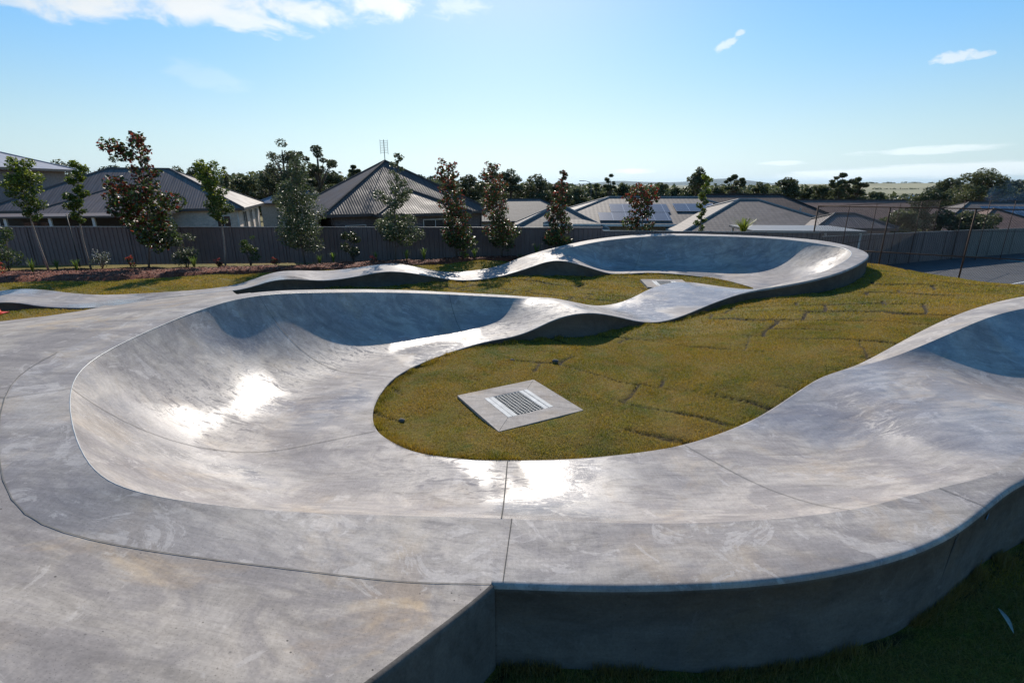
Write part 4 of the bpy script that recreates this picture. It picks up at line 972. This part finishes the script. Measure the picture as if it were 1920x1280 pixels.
# ---------------------------------------------------------------- foliage
def leaves(name, clumps, n, size, mats, parent, asp=.55, mats_f=None, droop=0.0, seed=1, shell=.35):
    """leaf cards in ellipsoid clumps: (cx,cy,cz,rx,ry,rz); every leaf is a folded pair of faces"""
    rg = np.random.default_rng(seed)
    C_a = np.array(clumps, float); vol = (C_a[:, 3]*C_a[:, 4]*C_a[:, 5])**.75; k = rg.choice(len(C_a), n, p=vol/vol.sum())
    d = rg.normal(size=(n, 3)); d /= np.linalg.norm(d, axis=1, keepdims=True); r = shell+(1-shell)*rg.random(n)**.6
    c = C_a[k, :3]+d*C_a[k, 3:6]*r[:, None]
    q = rg.normal(size=(n, 3)); q[:, 2] = q[:, 2]*.6-droop; q += d*.5; q /= np.linalg.norm(q, axis=1, keepdims=True)
    up = rg.normal(size=(n, 3)); s = np.cross(q, up); s /= np.linalg.norm(s, axis=1, keepdims=True); nn = np.cross(s, q)
    L = size*(.6+.8*rg.random(n))[:, None]; Wd = L*asp/2
    V0 = c-q*L/2; V1 = c+s*Wd+nn*Wd*.35; V2 = c+q*L/2; V3 = c-s*Wd+nn*Wd*.35
    VV = np.stack([V0, V1, V2, V3], 1).reshape(-1, 3)
    base = np.arange(n)*4
    li = np.stack([base, base+1, base+2, base, base+2, base+3], 1).ravel().astype(np.int32)
    me = D.meshes.new(name); me.vertices.add(4*n); me.vertices.foreach_set('co', VV.astype(np.float32).ravel())
    me.loops.add(6*n); me.loops.foreach_set('vertex_index', li); me.polygons.add(2*n)
    me.polygons.foreach_set('loop_start', np.arange(0, 6*n, 3, dtype=np.int32)); me.polygons.foreach_set('loop_total', np.full(2*n, 3, dtype=np.int32))
    if mats_f is not None: me.polygons.foreach_set('material_index', np.repeat(mats_f(c, rg), 2).astype(np.int32))
    me.update(calc_edges=True)
    return link(name, me, parent, [M[m] for m in mats])
def young_tree(px, py_base, px_top, py_top, halfw, crown0, kind, label, n=1500, Y=None, base=None, seed=1, prof=None, leaf=.10, thin=.5, gap=0):
    """px/py_base: foot of the trunk; px_top/py_top: tip; crown0: fraction of height where the crown starts; halfw in metres"""
    rg = random.Random(seed)
    Y = Y or 21.8; foot = UY(px, py_base, Y); foot.z = bedz(foot.x, Y) if foot.x < 2.3 else Gs(foot.x, Y)
    tip = UY(px_top, py_top, Y+.1)
    e = tag(empty('young_tree', tuple(foot)), label, 'tree', 'young trees planted along the fence')
    h = tip-foot; Hh = h.z
    bend = Vector((rg.uniform(-.06, .06), rg.uniform(-.05, .05), 0))*Hh
    def axis_(f): return Vector((h.x*f, h.y*f, h.z*f))+bend*math.sin(f*math.pi)
    m = MB(); m.tube([axis_(f) for f in (0,.15,.3,.45,.6,.75,.9,1)], [.042,.036,.032,.027,.022,.016,.010,.005], 7); bm_ = []
    cl = []
    nb = 26 if kind != 'slim' else 18
    for k in range(nb):
        f = crown0+(1-crown0)*(k+.5)/nb; c = axis_(f); g = (f-crown0)/(1-crown0)
        wv = prof(g) if prof else math.sin(math.pi*min(1, .12+g*.88)**.8)**.7
        if rg.random() < gap: continue
        w_ = halfw*1.18*wv*rg.uniform(.6, 1.15); a = k*2.4+rg.uniform(-.5, .5)
        tp = c+Vector((math.cos(a)*w_*.8, math.sin(a)*w_*.8, w_*.45))
        m.tube([c-Vector((0,0,.05)), (c+tp)/2-Vector((0,0,.03)), tp], [.012,.008,.004], 4)
        r_ = max(.13, w_*thin*1.15)
        cl.append((*tp, r_, r_, r_*.8)); cl.append((*((c+tp)/2), r_*.8, r_*.8, r_*.7))
    cl.append((*axis_(.97), .07, .07, .16))
    m.build('trunk', M['bark_pale' if kind in ('slim',) else 'bark'], e, True)
    z0 = crown0*Hh
    if kind == 'red':
        mt = ['leaf_dark', 'leaf_red', 'leaf_green']; mf = lambda c, g: np.where(g.random(len(c)) < .06+.40*np.clip((c[:, 2]-z0)/(Hh-z0), 0, 1), 1, np.where(g.random(len(c)) < .55, 2, 0))
    elif kind == 'slim':
        mt = ['leaf_green', 'leaf_lime']; mf = lambda c, g: (g.random(len(c)) < .08+.75*np.clip((c[:, 2]-z0)/(Hh-z0)-.35, 0, 1)*1.3).astype(int)
    else:
        mt = ['leaf_grey', 'leaf_green']; mf = lambda c, g: (g.random(len(c)) < .25).astype(int)
    leaves('crown', cl, int(n*(1.9 if kind == 'red' else 2.6)), leaf*.86, mt, e, .55 if kind != 'red' else .7, mf, .15, seed)
    return e
col_ = lambda g: .75+.25*math.sin(g*5)-.75*max(0, g-.6)/.4*.85
young_tree(95, 521, 32, 306, .42, .47, 'slim', 'slim leaning tree with pale trunk and green crown, nearest the left edge', 1500, 21.0, seed=3, leaf=.12, prof=lambda g: .7+.4*math.sin(g*3.14))
young_tree(171, 505, 150, 312, .32, .46, 'slim', 'slim upright tree with lime tipped crown beside the black stake', 1100, 21.8, seed=4, leaf=.12, prof=lambda g: .9-.2*abs(g-.4) if abs(g-.62) > .06 else .25)
young_tree(279, 503, 256, 252, .92, .12, 'red', 'tallest young tree, broad, with maple-like purple and dark green leaves', 2600, 21.6, seed=5, leaf=.17, thin=.36, prof=lambda g: (.75+.35*math.sin(g*4.6+.3)) if g < .78 else .95*(1.02-g)/.24+.08)
young_tree(423, 502, 382, 306, .42, .42, 'slim', 'slim tree with bright yellow-green top behind the small red shrub', 1500, 21.8, seed=6, leaf=.12, prof=lambda g: .75+.3*math.sin(g*3.14))
young_tree(572, 492, 556, 288, .95, .12, 'grey', 'dense grey-green conical tree left of the pyramid roof', 3600, 21.8, seed=7, leaf=.10, thin=.5, prof=lambda g: 1.0-.72*g)
young_tree(742, 490, 748, 290, 1.05, .12, 'grey', 'sparse grey-green tree standing before the middle of the pyramid roof', 2400, 21.8, seed=8, leaf=.11, thin=.30, prof=lambda g: (1.05-.95*g) if not .30 < g < .38 else .3)
young_tree(857, 488, 838, 306, .62, .08, 'red', 'bushy young tree with red and green leaves below the right roof slope', 2600, 21.9, seed=9, leaf=.11, thin=.45, prof=lambda g: 1.0-.55*g)
young_tree(941, 482, 922, 309, .55, .06, 'red', 'narrow red-leaved tree beside the right corner of the pyramid roof', 2600, 22.1, seed=10, leaf=.10, thin=.5, prof=lambda g: 1.05-.55*g)
young_tree(1038, 470, 1058, 322, .62, .10, 'red', 'cone-shaped red-leaved tree at the start of the far banked turn', 2400, 22.3, seed=11, leaf=.10, thin=.45, prof=lambda g: 1.0-.85*g)
young_tree(1200, 452, 1212, 358, .80, .30, 'red', 'sparse rounded red and green tree in front of the solar panels', 1200, 23.9, seed=12, leaf=.13, thin=.30, gap=.15, prof=lambda g: .85)
young_tree(1318, 440, 1328, 331, .26, .25, 'slim', 'very slim lime topped tree in front of the grey tiled roof', 700, 24.2, seed=13, leaf=.12, prof=lambda g: .9 if g < .35 or g > .5 else .4)
def shrub(px, py, wm, hm, label, kind='leaf_green', n=500, Y=21.3, seed=1, leaf=.08, extra=None, frac=.0):
    b = UY(px, py, Y); b.z = bedz(b.x, Y); rg = random.Random(seed)
    e = tag(empty('shrub', tuple(b)), label, 'shrub', 'shrubs in the garden bed'); m = MB(); cl = []
    for k in range(9):
        a = rg.uniform(0, 6.28); t_ = rg.random(); tp = Vector((math.cos(a)*wm*.42*rg.random(), math.sin(a)*wm*.35*rg.random(), hm*(.25+.7*t_)))
        m.tube([(0,0,0), tp*.5+Vector((0,0,.02)), tp], [.012,.008,.004], 4); r_ = wm*.26*(1.2-.6*t_); cl.append((*tp, r_, r_, r_*.9))
    m.build('stem', M['bark'], e, True)
    leaves('foliage', cl, n, leaf, [kind, extra or kind], e, .5, lambda c, g: ((g.random(len(c)) < frac) | ((c[:, 2] > hm*.75) & (g.random(len(c)) < frac*2))).astype(int), .0, seed)
    return e
shrub(18, 512, 1.25, 2.0, 'large loose green shrub at the left edge below the leaning tree', 'leaf_green', 1500, 21.4, 21, .09)
shrub(352, 504, 1.1, 1.75, 'rounded grey-green shrub right of the tallest young tree', 'leaf_grey', 1500, 22.0, 22, .08)
shrub(470, 498, .8, 1.35, 'small conical green shrub against the fence between two trees', 'leaf_green', 900, 22.1, 23, .08)
shrub(664, 494, .85, 1.25, 'dark green shrub in the gap left of the sparse grey tree', 'leaf_dark', 1000, 21.9, 24, .09)
shrub(195, 512, .85, .75, 'low shrub with small white flowers near the slim upright tree', 'leaf_grey', 420, 21.0, 25, .07, 'leaf_white', .14)
shrub(4, 545, .55, .50, 'small red-tipped shrub at the left edge in the mulch', 'leaf_green', 320, 19.4, 26, .07, 'leaf_pinkred', .45)
shrub(246, 503, .36, .52, 'small pink-red tipped shrub left of the tallest young tree', 'leaf_green', 260, 21.5, 27, .07, 'leaf_pinkred', .4)
shrub(411, 501, .40, .42, 'small red-tipped shrub at the foot of the yellow-green tree', 'leaf_dark', 260, 21.6, 28, .07, 'leaf_pinkred', .4)
shrub(517, 497, .45, .46, 'small reddish shrub left of the dense grey-green tree', 'leaf_grey', 260, 21.6, 29, .07, 'leaf_pinkred', .35)
shrub(700, 490, .3, .22, 'tiny pink flowering shrub by the sparse grey tree', 'leaf_dark', 130, 21.3, 30, .06, 'leaf_pinkred', .5)
shrub(868, 484, .45, .40, 'low yellow-green shrub under the bushy red tree', 'leaf_lime', 200, 21.2, 31, .07, 'leaf_red', .3)
shrub(975, 476, .5, .42, 'low yellow-green shrub beside the narrow red tree', 'leaf_lime', 200, 21.6, 32, .07, 'leaf_green', .5)
def tuft(px, py, hm, label, Y=21, n=46, spread=.5, seed=1, mat='leaf_strap', w_=.022, z=None):
    b = UY(px, py, Y); b.z = (bedz(b.x, Y) if b.x < 2.3 else Gs(b.x, Y)) if z is None else z; rg = random.Random(seed)
    vs = []; fs = []
    for k in range(n):
        a = rg.uniform(0, 6.28); l = hm*rg.uniform(.6, 1.1); sp_ = rg.uniform(.1, spread)*l; s = Vector((-math.sin(a), math.cos(a), 0))*w_/2*rg.uniform(.6, 1.2); d = Vector((math.cos(a), math.sin(a), 0))
        o = d*rg.uniform(0, .05)*hm; P_ = [o, o+d*sp_*.3+Vector((0,0,l*.55)), o+d*sp_*.75+Vector((0,0,l*.88)), o+d*sp_*1.2+Vector((0,0,l*(.98-.25*sp_/l)))]
        b0 = len(vs)
        for i, p in enumerate(P_): ww = (1, .95, .6, .08)[i]; vs += [p+s*ww, p-s*ww]
        for i in range(3): fs.append((b0+2*i, b0+2*i+1, b0+2*i+3, b0+2*i+2))
    o = mesh('strappy_plant', vs, fs, None, M[mat]); o.location = b
    return tag(o, label, 'plant', 'strappy plants in the garden bed')
for i, (px, py, h_, Y, lb) in enumerate([(70,538,.55,19.6,'bright green strappy plant at the front edge of the mulch, second from the left edge'), (145,510,.55,21.2,'bright strappy plant at the foot of the black stake'),
    (108,506,.45,22.2,'dull green strappy plant against the fence between the leaning tree and the stake'), (366,508,.55,21.0,'green strappy plant below the rounded grey-green shrub'), (600,497,.45,21.4,'strappy plant just right of the dense grey-green tree'),
    (626,495,.48,21.7,'strappy plant midway between the dense and the sparse grey-green trees'), (706,492,.40,21.8,'dull strappy plant left of the sparse grey-green tree'), (763,491,.46,21.2,'strappy plant just right of the sparse grey-green tree'),
    (796,489,.52,21.5,'bright strappy plant left of the bushy red tree'), (890,484,.45,21.5,'strappy plant between the two red trees by the pyramid roof'), (1006,470,.55,22.2,'tall thin strappy plant left of the cone-shaped red tree')]):
    tuft(px, py, h_, lb, Y, 40, .55, 40+i)
tuft(1394, 431, .85, 'spiky yellow-green palm-like plant showing above the far banked turn', 25.5, 90, 1.1, 60, 'leaf_lime', .035, z=UY(1394, 436, 25.5).z-.1)
m = MB(); a, b = UY(148, 492, 21.9), UY(124, 402, 22.1); m.tube([a-Vector((0,0,.2)), b], .022, 6)
tag(m.build('tree_stake', M['stake'], None, True), 'thin black leaning stake next to the slim upright tree', 'stake')
# ---------------------------------------------------------------- background trees
def gum(px, py_top, wpx, Y, label, style='dense', dark=False, seed=1, n=1700, zb=None, name='gum_tree', grp='trees beyond the houses'):
    rg = random.Random(seed); zb = zb if zb is not None else -1.0-(Y-25)*.03
    x = (px-960)/F*(Y*CP+.294*(H-3)); tip = UY(px, py_top, Y); x = tip.x; hh = tip.z-zb; wm = wpx/F*Y/2
    e = tag(empty(name, (x, Y, zb)), label, 'tree', grp)
    m = MB(); cl = []
    m.tube([(0,0,-.3), (.1, 0, hh*.3), (-.1, .1, hh*.6), (0, 0, hh*.88)], [hh*.030, hh*.022, hh*.014, hh*.005], 7)
    nc = {'dense': 34, 'open': 24, 'umbrella': 13, 'spire': 11}[style]
    for k in range(nc):
        a = rg.uniform(0, 6.28); q = math.sqrt(rg.random())
        if style == 'dense': f = .30+.60*rg.random(); ww = wm*(1.08-.9*max(0, f-.5)*1.4); r_ = wm*rg.uniform(.22, .40)
        elif style == 'open': f = .45+.46*rg.random(); ww = wm*1.0*(1.15-.7*max(0, f-.6)); r_ = wm*rg.uniform(.17, .30)
        elif style == 'umbrella': f = .70+.20*rg.random(); ww = wm; r_ = wm*rg.uniform(.16, .28)
        else: f = .2+.7*k/nc; ww = wm*.5*(1-f); r_ = wm*(1.0-.75*f)
        c = Vector((math.cos(a)*ww*q*.85, math.sin(a)*ww*q*.85, hh*f)); r_ = min(r_, hh*.3)
        cl.append((*c, r_, r_, r_*(.62 if style != 'spire' else 1.3)))
        b0 = Vector((0, 0, hh*max(.15, f-.28))); m.tube([b0, (b0+c)/2+Vector((0,0,hh*.02)), c], [hh*.010, hh*.007, hh*.003], 4)
    cl.append((0, 0, hh-wm*.22 if wm*.2 < hh*.3 else hh*.9, wm*.28, wm*.28, min(wm*.2, hh*.1)))
    m.build('trunk', M['bark'], e, True)
    lm = 'leaf_gumdark' if dark else 'leaf_gum'
    leaves('crown', cl, int(n*2.0), max(.18, Y/F*3.9), [lm, 'leaf_grey'], e, .5, lambda c, g: (g.random(len(c)) < .15).astype(int), .25, seed, .45)
    return e
names_d = {}
BG = [(105,297,90,62,'dense',1),(160,318,60,66,'dense',1),(213,291,62,70,'dense',1),(262,318,50,72,'dense',0),(330,310,60,74,'dense',0),(372,305,66,78,'dense',1),(420,312,24,75,'spire',0),(460,330,56,82,'open',0),(485,345,40,84,'dense',0),
 (526,259,76,58,'dense',1),(500,316,60,64,'dense',1),(592,271,72,62,'open',1),(560,312,70,66,'dense',1),(622,318,54,70,'dense',1),(662,309,34,74,'open',0),(640,330,60,76,'dense',0),
 (845,322,60,76,'dense',1),(880,326,56,80,'dense',1),(922,309,60,74,'dense',1),(958,315,56,76,'dense',1),(1008,324,66,78,'dense',1),(985,340,60,82,'dense',0),(1048,340,56,84,'dense',1),(1080,352,44,92,'dense',0),
 (1118,344,34,96,'open',0),(1146,326,26,92,'open',0),(1140,356,40,98,'dense',0),(1168,343,38,96,'dense',1),(1200,344,44,98,'dense',0),(1238,341,44,96,'dense',0),(1268,350,34,100,'dense',0),
 (1312,312,48,78,'dense',0),(1296,346,46,84,'dense',1),(1344,350,36,92,'dense',0),(1378,327,38,90,'umbrella',0),(1384,348,60,96,'dense',0),(1425,340,44,92,'dense',0),(1478,331,54,84,'dense',1),(1452,356,44,96,'dense',0),(1515,348,46,100,'dense',0),
 (1548,346,50,92,'dense',0),(1582,323,46,86,'open',0),(1610,332,38,88,'open',0),(1592,352,70,92,'dense',1),(1650,359,46,120,'dense',0),(1782,332,62,98,'dense',1),(1850,318,104,90,'dense',0),(1815,348,60,94,'dense',1),(1912,336,60,104,'dense',1),(1975,330,80,100,'dense',1)]
WH = [(0,'behind the two-storey house'),(230,'behind the long ribbed roof'),(480,'left of the pyramid roof'),(700,'just left of the pyramid roof'),(960,'behind the right slope of the pyramid roof'),(1100,'above the gap right of the pyramid roof'),(1290,'behind the solar panels'),(1400,'behind the grey tiled roof'),(1530,'behind the brown tiled roof'),(1680,'behind the reddish roof'),(2100,'on the skyline beyond the court')]
cnt = {}
items = []
for i, (px, pt_, wpx, Y, st, dk) in enumerate(BG):
    wh = [b for a, b in WH if a <= px][-1]; 
    nx = [w_ for w_ in WH if w_[0] > px]
    wh = WH[min(len(WH)-1, len(WH)-len(nx))][1] if nx else WH[-1][1]
    items.append((px, pt_, wpx, Y, st, dk, wh))
order = ['leftmost', 'second from left', 'third from left', 'fourth from left', 'fifth from left', 'sixth from left', 'seventh from left', 'eighth from left', 'ninth from left']
for wh in set(k[6] for k in items):
    g_ = sorted([k for k in items if k[6] == wh], key=lambda k: k[0])
    cnt[wh] = g_
for i, it in enumerate(items):
    px, pt_, wpx, Y, st, dk, wh = it; o_ = order[cnt[wh].index(it)]
    col__ = 'dark' if dk else 'mid green'; ty = {'dense': 'dense bushy', 'open': 'loose open-crowned', 'umbrella': 'umbrella-topped', 'spire': 'narrow pointed'}[st]
    gum(px, pt_, wpx, Y, f'{ty} tree {wh}, {o_}', st, dk, 100+i, n=int(900+wpx*22))
# bushes beyond the court fence
gum(1748, 348, 84, 40, 'very dark tree rising above the wire fence at the court corner', 'dense', 1, 301, 4200, zb=-1.6, grp='trees by the court')
gum(1690, 392, 74, 36, 'light green bush beside the grey shed behind the boundary fence', 'dense', 0, 302, 3200, zb=-1.4, grp='trees by the court')
gum(1838, 398, 90, 38, 'pale green bush behind the boundary fence at the far end of the court', 'dense', 0, 303, 3200, zb=-1.4, grp='trees by the court')
# ---------------------------------------------------------------- distant land
def ridge(name, pts, Y, depth, zb, mat, seed=1, lab=None):
    xs = []; rg = random.Random(seed); n_ = 160; P_ = []
    a = [UY(px, py, Y) for px, py in pts]; ax = [p.x for p in a]; az = [p.z for p in a]
    Gd = []
    for i in range(n_+1):
        x = ax[0]+(ax[-1]-ax[0])*i/n_; zt = float(np.interp(x, ax, az)); row = []
        for j in range(13):
            f = j/12; s_ = math.sin(math.pi*f)**.8 if 0 < f < 1 else 0
            zz = zb+(zt-zb)*s_*(1+.02*math.sin(i*.7+j)+.03*(vnoise(np.array([i*.13]), np.array([j*.4]), seed)[0]-.5))
            row.append((x*(1+(f-.5)*depth/Y*.6), Y+(f-.5)*depth, zz))
        Gd.append(row)
    o = gridmesh(name, np.array(Gd), None, M[mat]); o['kind'] = 'structure'; return o
ridge('far_hills', [(-400,352),(300,350),(700,347),(900,345),(1085,345),(1120,342),(1160,339),(1200,341),(1260,342),(1300,340),(1340,336),(1370,334),(1400,338),(1440,343),(1480,345),(1530,345),(1600,346),(1800,347),(2300,348)], 9000, 2500, -30, 'hill', 3)
ridge('farmland_hill', [(1380,349),(1480,346),(1560,345),(1620,344),(1700,343.5),(1780,343.5),(1860,345),(2000,347),(2300,350)], 1500, 1000, -14, 'field', 5)
# hedgerow on the pasture crest
cl = []; rg = random.Random(77)
for k in range(70):
    px = 1560+rg.random()*420; p = UY(px, 345.5, 1500); r_ = rg.uniform(3, 9); cl.append((p.x, 1500, p.z+r_*.1, r_*1.5, r_, r_*.7))
for k in range(50):
    px = 1640+rg.random()*140; p = UY(px, 353+rg.random()*3, 1100); cl.append((p.x, 1100, p.z-2, 7, 5, 3))
tag(leaves('tree_belt', cl, 6000, 3.2, ['leaf_gum'], None, .7, None, 0, 9), 'thin dark line of distant trees along the pasture crest', 'trees', kind='stuff')
# wooded middle distance that fills the gaps between the separate trees
cl = []
skx = [-300, 60, 230, 420, 520, 700, 850, 1000, 1090, 1200, 1400, 1600, 1640, 1760, 1800, 2200]; skt = [335, 325, 325, 330, 318, 322, 338, 340, 348, 347, 347, 350, 364, 364, 348, 346]
for k in range(560):
    px = -250+rg.random()*2400; Y = rg.uniform(105, 190); zz = -4-(Y-100)*.02; r_ = rg.uniform(2.5, 5.0); p = UY(px, float(np.interp(px, skx, skt))+rg.uniform(-4, 10), Y); top = p.z
    if top < zz+1.5: continue
    cl.append((p.x, Y, (zz+top)/2-.5, r_*1.3, r_, max(1.5, (top-zz)/2)))
    cl.append((p.x+rg.uniform(-2,2), Y, top-1.6, r_*.8, r_*.8, 1.6))
tag(leaves('woodland', cl, 80000, 1.2, ['leaf_gumdark', 'leaf_gum'], None, .6, lambda c, g: (g.random(len(c)) < .4).astype(int), 0, 10, .5), 'continuous dark woodland behind the houses at the foot of the sky', 'trees', kind='stuff')

# faint smoke drifting over the far roofs
st_ = NT('smoke_volume'); o_ = st_.obj()
dn_ = st_.math('MULTIPLY', st_.ramp(st_.noise(o_, .35, 4, .6, .5), [(.44, 0.0), (.70, 1.0)]), .045)
sm_ = st_.out(st_.n('ShaderNodeVolumePrincipled', {'Color': (.25, .50, 1.0, 1), 'Density': dn_, 'Anisotropy': .2}).outputs[0], 'Volume')
p_ = UY(1893, 362, 78); m = MB(); vs = []; nn_ = 12
rings = [(-2.2, 1.6, -.8), (-.8, 3.2, 0), (.6, 3.4, .6), (1.9, 2.2, 1.6)]
for z_, r_, ox in rings:
    for k in range(nn_): a_ = 2*math.pi*k/nn_; vs.append((ox+r_*math.cos(a_), 2*math.sin(a_), z_))
fs = [(i*nn_+k, i*nn_+(k+1) % nn_, (i+1)*nn_+(k+1) % nn_, (i+1)*nn_+k) for i in range(3) for k in range(nn_)]+[tuple(range(nn_-1, -1, -1)), tuple(range(3*nn_, 4*nn_))]
o = mesh('smoke', vs, fs, None, sm_); o.location = p_; tag(o, 'thin blue smoke drifting before the big trees at the right edge', 'smoke', kind='stuff')
# ---------------------------------------------------------------- camera, light, sky
cam = D.cameras.new('camera'); cam.sensor_width = 36; cam.lens = 18.0; cam.clip_end = 30000; cam.clip_start = .05
co = D.objects.new('camera', cam); COL.objects.link(co); co.location = (0, 0, H); co.rotation_euler = (math.pi/2-PIT, 0, 0); S.camera = co
SUN_EL = 33.0; SUN_AZ = -.9
sun = D.lights.new('sun', 'SUN'); sun.energy = 4.6; sun.angle = R(.53); sun.color = (1, .925, .82)
so = D.objects.new('sun', sun); COL.objects.link(so); so.rotation_euler = (-R(90-SUN_EL), 0, -R(SUN_AZ)); so.location = (0, 30, 30)
w = D.worlds.new('World'); S.world = w; w.use_nodes = True
t = NT(world=w)
sky = t.n('ShaderNodeTexSky', sky_type='NISHITA', sun_disc=False, sun_elevation=R(SUN_EL), sun_rotation=R(SUN_AZ), air_density=1.0, dust_density=.35, ozone_density=2.0, altitude=100)
dirv = t.n('ShaderNodeVectorMath', {0: t.n('ShaderNodeTexCoord').outputs['Generated']}, operation='NORMALIZE').outputs[0]
sep = t.n('ShaderNodeSeparateXYZ', {'Vector': dirv})
el = sep.outputs[2]
col = t.n('ShaderNodeHueSaturation', {'Color': sky.outputs[0], 'Hue': .496, 'Saturation': 1.37, 'Value': 1.0, 'Fac': 1.0}).outputs[0]
hz = t.n('ShaderNodeMapRange', {'Value': el, 'From Min': -.02, 'From Max': .26, 'To Min': .80, 'To Max': 0.0}, interpolation_type='SMOOTHSTEP').outputs[0]
lum = t.n('ShaderNodeRGBToBW', {'Color': sky.outputs[0]}).outputs[0]
hcol = t.mix(1.0, t.n('ShaderNodeCombineColor', {0: lum, 1: lum, 2: lum}).outputs[0], (.54, .74, .88), 'MULTIPLY')
col = t.mix(hz, col, hcol)
def cloud(col, px, py, wx, wy, scale, amt, seed, thr=.5, rot=0.0, stretch=1.0):
    a_, y_, d_ = ray(px, py); c = Vector((a_, y_, -d_)).normalized(); rt = c.cross(Vector((0,0,1))).normalized(); up = rt.cross(c)
    rt, up = rt*math.cos(rot)+up*math.sin(rot), up*math.cos(rot)-rt*math.sin(rot)
    dot = lambda v: t.n('ShaderNodeVectorMath', {0: dirv, 1: v}, operation='DOT_PRODUCT').outputs['Value']
    u = t.math('DIVIDE', dot(rt), wx/F); v = t.math('DIVIDE', dot(up), wy/F)
    m_ = t.math('SUBTRACT', 1.0, t.math('ADD', t.math('MULTIPLY', u, u), t.math('MULTIPLY', v, v)))
    nv = t.mapping(dirv, (scale, scale, scale*stretch), (0,0,0), (seed*1.7, seed*2.3, seed))
    n_ = t.noise(nv, 1.0, 8, .6, .4)
    q = t.math('ADD', t.math('MULTIPLY', m_, .42), t.math('SUBTRACT', n_, thr))
    f = t.math('MULTIPLY', t.n('ShaderNodeMapRange', {'Value': q, 'From Min': .0, 'From Max': .34}, interpolation_type='SMOOTHSTEP').outputs[0], amt)
    f = t.math('MULTIPLY', f, t.n('ShaderNodeMapRange', {'Value': dot(c), 'From Min': .3, 'From Max': .5}).outputs[0])
    return t.mix(f, col, t.mix(1, t.n('ShaderNodeCombineColor', {0: lum, 1: lum, 2: lum}).outputs[0], (1.55, 1.62, 1.66), 'MULTIPLY'))
for c_ in ((300,4,190,34,14,.95,1,.60,.16,1.6), (440,38,110,18,22,.8,12,.58,-.1,2.4), (555,18,100,30,20,.85,2,.62,-.1,2.0), (705,6,80,34,22,.9,3,.58,.1,1.6), (60,0,90,16,20,.5,13,.6,.1,2.), (1362,84,24,8,75,.55,4,.54,.45,1.6), (1388,62,10,5,60,.5,14,.5,.2,1.6), (1788,108,28,9,75,.6,5,.54,.05,1.6), (1842,103,14,5,60,.5,15,.5,.05,2.),
           (860,16,60,26,30,.4,6,.62,0,2.), (390,148,70,26,16,.12,16,.62,-.2,3.), (1760,281,110,7,14,.35,7,.55,.02,7.), (1470,306,44,5,14,.25,8,.5,0,7.), (1185,321,44,6,14,.3,9,.5,0,7.), (1780,320,260,12,9,.4,10,.5,.03,9.)):
    col = cloud(col, *c_)
hz_t = NT('air'); pv = hz_t.n('ShaderNodeVolumePrincipled', {'Color': (.55, .78, 1.0, 1), 'Density': 3e-5, 'Anisotropy': .3})
hzm = hz_t.out(pv.outputs[0], 'Volume')
m = MB(); m.box((0, 5000, 40), (30000, 30000, 240)); tag(m.build('haze', hzm), kind='stuff')
lm_ = t.n('ShaderNodeRGBToBW', {'Color': col}).outputs[0]
sc_ = t.math('DIVIDE', 15.0, t.math('ADD', 15.0, lm_))
col = t.n('ShaderNodeVectorMath', {0: col, 'Scale': sc_}, operation='SCALE').outputs[0]
bg = t.n('ShaderNodeBackground', {'Color': col, 'Strength': .140})
t.n('ShaderNodeOutputWorld', {'Surface': bg.outputs[0]})
S.view_settings.view_transform = 'Standard'; S.view_settings.look = 'None'; S.view_settings.exposure = .28; S.view_settings.gamma = 1

cy_ = S.cycles; cy_.max_bounces = 5; cy_.diffuse_bounces = 3; cy_.glossy_bounces = 2; cy_.transmission_bounces = 3; cy_.transparent_max_bounces = 4; cy_.volume_bounces = 0
cy_.caustics_reflective = False; cy_.caustics_refractive = False; cy_.sample_clamp_indirect = 6
